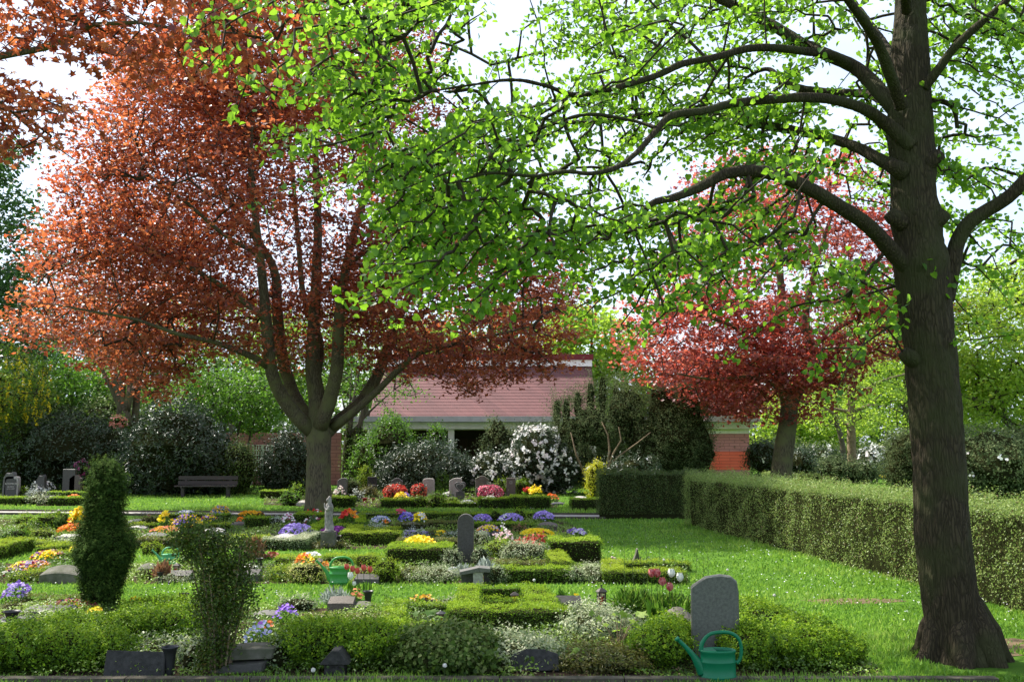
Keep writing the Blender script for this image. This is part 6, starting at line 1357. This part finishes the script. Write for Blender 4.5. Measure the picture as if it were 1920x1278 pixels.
# twiggy shrub
g = G(412, 1262); tw = []; tpts = []
for a in [(-40, 985, -.1), (-15, 970, .1), (12, 985, 0), (40, 1010, -.1), (60, 1040, .1), (-55, 1030, 0), (20, 1090, .15), (-20, 1060, -.15), (50, 1095, .05), (-45, 1080, .1)]:
    tp = P(412 + a[0] * 1.0, a[1] + 15, g[1] + a[2]); m1 = g * .55 + tp * .45 + np.array([a[0] * .0006, 0, .05]); tw.append((np.array([g + np.array([a[0] * .0012, a[2] * .3, 0]), m1, tp]), np.array([.012, .008, .003])))
ell = [E(e[0], e[1], g[1] + e[4], e[2], e[3], .16) for e in ((378, 1015, 56, 36, 0), (440, 1035, 56, 38, .05), (395, 1060, 55, 34, -.05), (360, 1000, 30, 22, 0), (425, 1090, 50, 35, 0), (400, 1125, 45, 40, .05), (445, 1130, 30, 40, 0), (365, 1040, 25, 25, 0), (410, 1175, 40, 45, 0), (405, 1225, 32, 40, 0))]
ta = in_ells(290, ell, shell=.1, zmin=.03)
make_tree('twiggy_shrub', 'tall thin privet like shrub with many pale stems in the left foreground', tw, ta, dict(mat=leafmat('privet_leaf', [(.02, .04, .006), (.045, .085, .010), (.085, .14, .015), (.12, .09, .02)], tw=.3), n=40, size=.03, tmpl='oval', sig=(.055, .055, .055), along=.3, up=(0, 0, .5), spread=.9), M_twig_l, twig_r=.0016, seg=.1, k=6, rough=.02, nlimb=10, cat='shrub', trunk_name='stems', step=.05, maxr=.006)  # privet leaf colours lowered to carry the shade it stands in
bed('pale blue violas right of the twiggy shrub', 445, 495, 1236, 56, [(.5, .55, .8), (.6, .62, .85), (.4, .4, .75)], ry=.25, dens=.22, fsize=.034)
bed('bright violet pansies on the sloping bed', 505, 548, 1178, 36, [(.25, .1, .6), (.32, .16, .7)], ry=.2, dens=.3, fsize=.038)
bed('single violet and orange pansies before the bright violet ones', 478, 505, 1190, 22, [(.2, .06, .4), (.7, .2, .05), (.3, .12, .5)], ry=.12, dens=.25, fsize=.045)
pxball('euonymus', 'silvery variegated mound above the violet pansies', 508, 588, 1150, 30, M_vari, size=.03)
pillow('low arched grey stone behind the violet pansies', 466, 525, 1160, 12, M_granite, curved=.5)
pxball('euonymus', 'white variegated creeper left of the long front box bush', 488, 535, 1262, 70, M_vari, ry=.3, size=.034)
bh('long shaggy box bush above the small stone house', [(600, 1262, 85, .24, .36, .22), (690, 1262, 60, .22, .34, .22), (545, 1250, 40, .2, .3, .2)], 28000, .026, M_box)
pxhedge('brownish clipped hedge behind the long front box bush', 570, 725, 1182, 24, .25, M_boxb, leaf=.022)
# little stone house
g = G(627, 1270); s1 = S(g[1]); hs = thing('stone_house_lantern', 'small dark stone grave lantern shaped like a house in front of the box bush', 'lantern', (g[0], g[1] + .06, 0))
mb = MB(); mb.box((0, 0, 12.5 * s1), (18 * s1, .075, 12.5 * s1)); mb.build('body', M_slate, hs)
mb = MB(); mb.prism([(-27 * s1, 25.3 * s1), (27 * s1, 25.3 * s1), (9 * s1, 50 * s1), (-5 * s1, 50 * s1)], -.11, .11, bev=.006); mb.build('roof', M_slate, hs)
pillow('rough brown block stone below the light green can', 613, 662, 1146, 24, M_granite_b, curved=.05)
pillow('narrow rough stone right of the rough brown block', 655, 698, 1146, 15, M_mossy, curved=.3)
tuft('cut_flowers', 'grassy blades behind the rough brown block', 628, 1132, 40, 60, 130, M_silver, dome=.4, width=.06)
vase('dark green vase right of the rough brown block', 690, 1134, 20, 26, M_black)
tuft('withered_roses', 'two faded orange roses leaning on the rough stone', 670, 1138, 40, 20, 6, M_green, tip=(fm('ros', [(.55, .2, .08), (.7, .4, .2)]), .05, 3), dome=.6)
tuft('ivy_plant', 'small ivy clump below the dark green vase', 700, 1150, 22, 46, 60, M_ivy, dome=.5, width=.2)
ring('back of the box frame left of the stepped hedge', [(748, 1148), (850, 1148)], .2, 18, M_box)
ring('left side of the box frame beside the stepped hedge', [(735, 1195), (742, 1150)], .26, 24, M_box)
ring('front of the box frame left of the stepped hedge', [(735, 1188), (855, 1184)], .26, 20, M_box)
pxball('cypress_cushion', 'dark green feathery cushion inside the box frame', 750, 808, 1170, 16, M_cypress, tmpl='spray', size=.025)
bed('yellow and black pansies behind the box frame', 762, 818, 1140, 20, [(.75, .42, .02), (.05, .02, .04), (.8, .5, .05)], ry=.14, dens=.4, fsize=.045)
pxball('euonymus', 'white variegated patch beside the yellow and black pansies', 808, 858, 1144, 22, M_vari, size=.03)
lantern('low dark lantern with a grey lid in the box frame', 827, 1168, 20, 26, M_black, M_candle, cross=False)
# stepped box hedge
ring('back bar of the stepped bright box hedge', [(880, 1127), (985, 1125)], .18, 27, M_box)
ring('middle bar of the stepped bright box hedge', [(905, 1149), (985, 1149)], .16, 27, M_box)
ring('left arm of the stepped bright box hedge', [(872, 1172), (880, 1126)], .28, 32, M_box)
ring('right arm of the stepped bright box hedge', [(1026, 1176), (1000, 1128)], .34, 32, M_box)
ring('thick front bar of the stepped bright box hedge', [(876, 1184), (1036, 1184)], .42, 46, M_box)
lantern('square brown lantern with a red candle in the stepped box hedge', 965, 1136, 22, 30, M_iron, M_redglass, six=False, cross=False)
pxball('ivy', 'dark ivy mound covering the grave in the centre foreground', 715, 930, 1272, 84, M_ivy, ry=.5, size=.036, tmpl='heart', lump=.25, n=16000)
pxball('euonymus', 'variegated euonymus spreading right of the dark ivy', 850, 1062, 1258, 60, M_vari, ry=.45, size=.036, n=7000, lump=.3)
pxball('ivy', 'low ivy in front of the arched plaque', 840, 965, 1272, 34, M_ivy, ry=.25, size=.045, tmpl='heart')
sapling('sapling', 'maple seedling with broad pale leaves on the ivy mound', 800, 1225, 80, 50, 9, M_green, .09)
sapling('sapling', 'maple seedling with yellow green leaves left of the gravestone', 1160, 1225, 74, 100, 17, M_lime, .085)
sapling('sapling', 'small yellow green seedling before the arched plaque', 1085, 1255, 36, 44, 6, M_lime, .07)
g = G(1002, 1256); s1 = S(g[1]); mb = MB(); mb.prism([(-44 * s1, 0), (44 * s1, 0), (43 * s1, 30 * s1), (20 * s1, 38 * s1), (-15 * s1, 39 * s1), (-43 * s1, 28 * s1)], -.05, .05, bev=.01); o = mb.build('arched_plaque', M_slate); o.location = (g[0], g[1] - .05, .0); o.rotation_euler = (R(-20), 0, 0); tag(o, 'low arched slate plaque half buried in the variegated euonymus', 'gravestone')
pxball('euonymus', 'silver grey variegated cushion below the six sided lantern', 1048, 1210, 1212, 66, M_vari, ry=.55, size=.032, n=9000, lump=.3)
pxball('ivy', 'dark creeping mass under the silver grey cushion', 1050, 1240, 1268, 46, M_boxb, ry=.45, size=.03, n=8000, lump=.3)
lantern('six sided lantern with a small cross and red candle', 1128, 1154, 22, 40, M_iron, M_candle, zl=.10)
pillow('dark stone planter with daffodil leaves left of the six sided lantern', 1040, 1092, 1156, 26, M_slate, curved=.0, zl=.05)
tuft('daffodil', 'drooping daffodil leaves in the dark stone planter', 1062, 1146, 50, 44, 22, M_green, dome=.3, width=.09)
bed('yellow primulas in the dark stone planter', 1068, 1090, 1146, 28, YEL, ry=.1, dens=.6)
bed('few yellow primroses among the tall grass', 1175, 1208, 1150, 22, YEL, ry=.12, dens=.12)
tuft('tall_grass', 'clump of tall seeding grass stalks around the tulips', 1190, 1158, 62, 90, 700, M_grass, dome=.3, width=.012, cat='grass')
tuft('tall_grass', 'second clump of tall grass left of the grey gravestone', 1255, 1165, 62, 110, 800, M_grass, dome=.3, width=.012, cat='grass')
for x, ty, dx in ((1170, 1005, 0), (1188, 1040, -4), (1215, 985, -6), (1236, 1010, 0), (1262, 1045, 3), (1275, 1030, 4), (1290, 1050, 2), (1300, 1035, 6), (1316, 1042, 3), (1252, 1025, 4), (1205, 1060, 2), (1325, 1030, 2)):
    g = G(x, 1158); tp = P(x + dx, ty, g[1]); mb = MB(); pts, rs = catmull([g, (g + tp) / 2 + [.01, 0, .0], tp], [.003, .0025, .0015], .04); mb.tube(pts - g, rs, 5)
    for i in range(9):
        q = (g + (tp - g) * (.45 + .06 * i)) - g; sg = 1 if i % 2 else -1; mb.tube([q, q + [sg * .02, 0, .03], q + [sg * .045, 0, .035]], [.0018, .0018, .0008], 4)
    o = mb.build('grass_stalk', M_cypress and solid('stalk', (.06, .10, .03), (.04, .07, .02))); o.location = g
    tag(o, 'thin tall seed stalk rising above the tulips', 'grass stalk', 'seed stalks among the tulips')
for x, ty, dx, m, lb in ((1222, 1082, 0, M_tuld, 'dark red tulip half hidden at the left of the foreground tulips'), (1233, 1082, -1, M_tuld, 'large wide open red tulip with pale petal rims'), (1245, 1098, -3, M_tuld, 'small closed wine red tulip below the wide open one'), (1252, 1108, 4, M_tuld, 'low wine red tulip with a pale rim'), (1262, 1082, -3, M_tulw, 'upper white tulip in the foreground'), (1275, 1090, 0, M_tulw, 'right white tulip beside the grey gravestone')):
    stalkflower(lb, x, 1176, ty, dx, None, m, size=.07)
pillow('arched brown stone leaning left of the grey gravestone', 1240, 1312, 1190, 46, M_granite_b, curved=.55)
# gravestone with the can
stone('broad grey gravestone with a sloping polished top behind the dark green can', 1346, 1240, 88, 153, 'slant', .20, solid('green_grey_granite', (.14, .145, .122), (.08, .084, .07), scale=40, rough=.5, bump=.2), rx=R(-3), rz=R(-9))
bh('bright box bush left of the grey gravestone', [(1252, 1258, 55, .22, .30, .22), (1268, 1236, 36, .20, .3, .20)], 15000, .026, M_box)
bh('long box hedge bush right of the grey gravestone', [(1450, 1262, 75, .18, .38, .21), (1540, 1262, 75, .17, .38, .20), (1590, 1256, 42, .15, .3, .17), (1432, 1250, 36, .2, .3, .2)], 34000, .026, M_box)
bh('rear box hedge arm sloping right of the gravestone', [(1400, 1180, 60, .15, .3, .18), (1450, 1192, 50, .15, .25, .17), (1510, 1204, 52, .13, .22, .15)], 16000, .026, M_box)
watering_can('dark green watering can in front of the grey gravestone', 1347, 1279, 91, M_cang, rz=.02)
dl = thing('dandelion_heads', 'x', 'flower')
bpy.data.objects.remove(dl)
for i, (x, y, h, lb) in enumerate(((586, 1276, 17, 'white dandelion clock by the stone house'), (833, 1277, 26, 'white dandelion clock before the ivy mound'), (1001, 1120, 30, 'tall dandelion clock right of the stepped hedge'), (1245, 1090, 38, 'dandelion clock behind the tulips'), (1452, 1136, 18, 'dandelion clock on the lawn right of the gravestone'), (1364, 1090, 20, 'pair of dandelion clocks on the lawn behind the gravestone'))):
    g = G(x, y); s1 = S(g[1]); t_ = thing('dandelion', lb, 'flower', tuple(g)); mb = MB(); mb.tube([(0, 0, 0), (.004, 0, h * s1)], [.0025, .002], 5); mb.build('stem', MC['stalk'], t_)
    d = unit(rng.normal(size=(160, 3))); leaves('seed_head', t_, WF, d * .016 + [.004, 0, h * s1 + .012], d, .012, 'flower')

# root flare of the linden
# groups: things of one kind share a group phrase
GP = {'hedge': 'clipped hedges around the graves', 'flowers': 'beds of blooming flowers on the graves', 'gravestone': 'gravestones of the cemetery', 'lantern': 'grave lanterns', 'vase': 'vases and pots on the graves',
 'stone': 'low stones lying on the graves', 'watering can': 'watering cans among the graves', 'flower': 'single flowers on stems', 'shrub': 'shrubs and cushions planted on and behind the graves', 'tree': 'trees of the cemetery', 'conifer': 'small conifers on the graves', 'plant': 'tufted plants on the graves', 'box ball': 'small clipped box balls', 'topiary': 'topiary balls'}
for o in list(SC.objects):
    if o.parent is None and o.get('category') in GP and not o.get('group'): o['group'] = GP[o['category']]
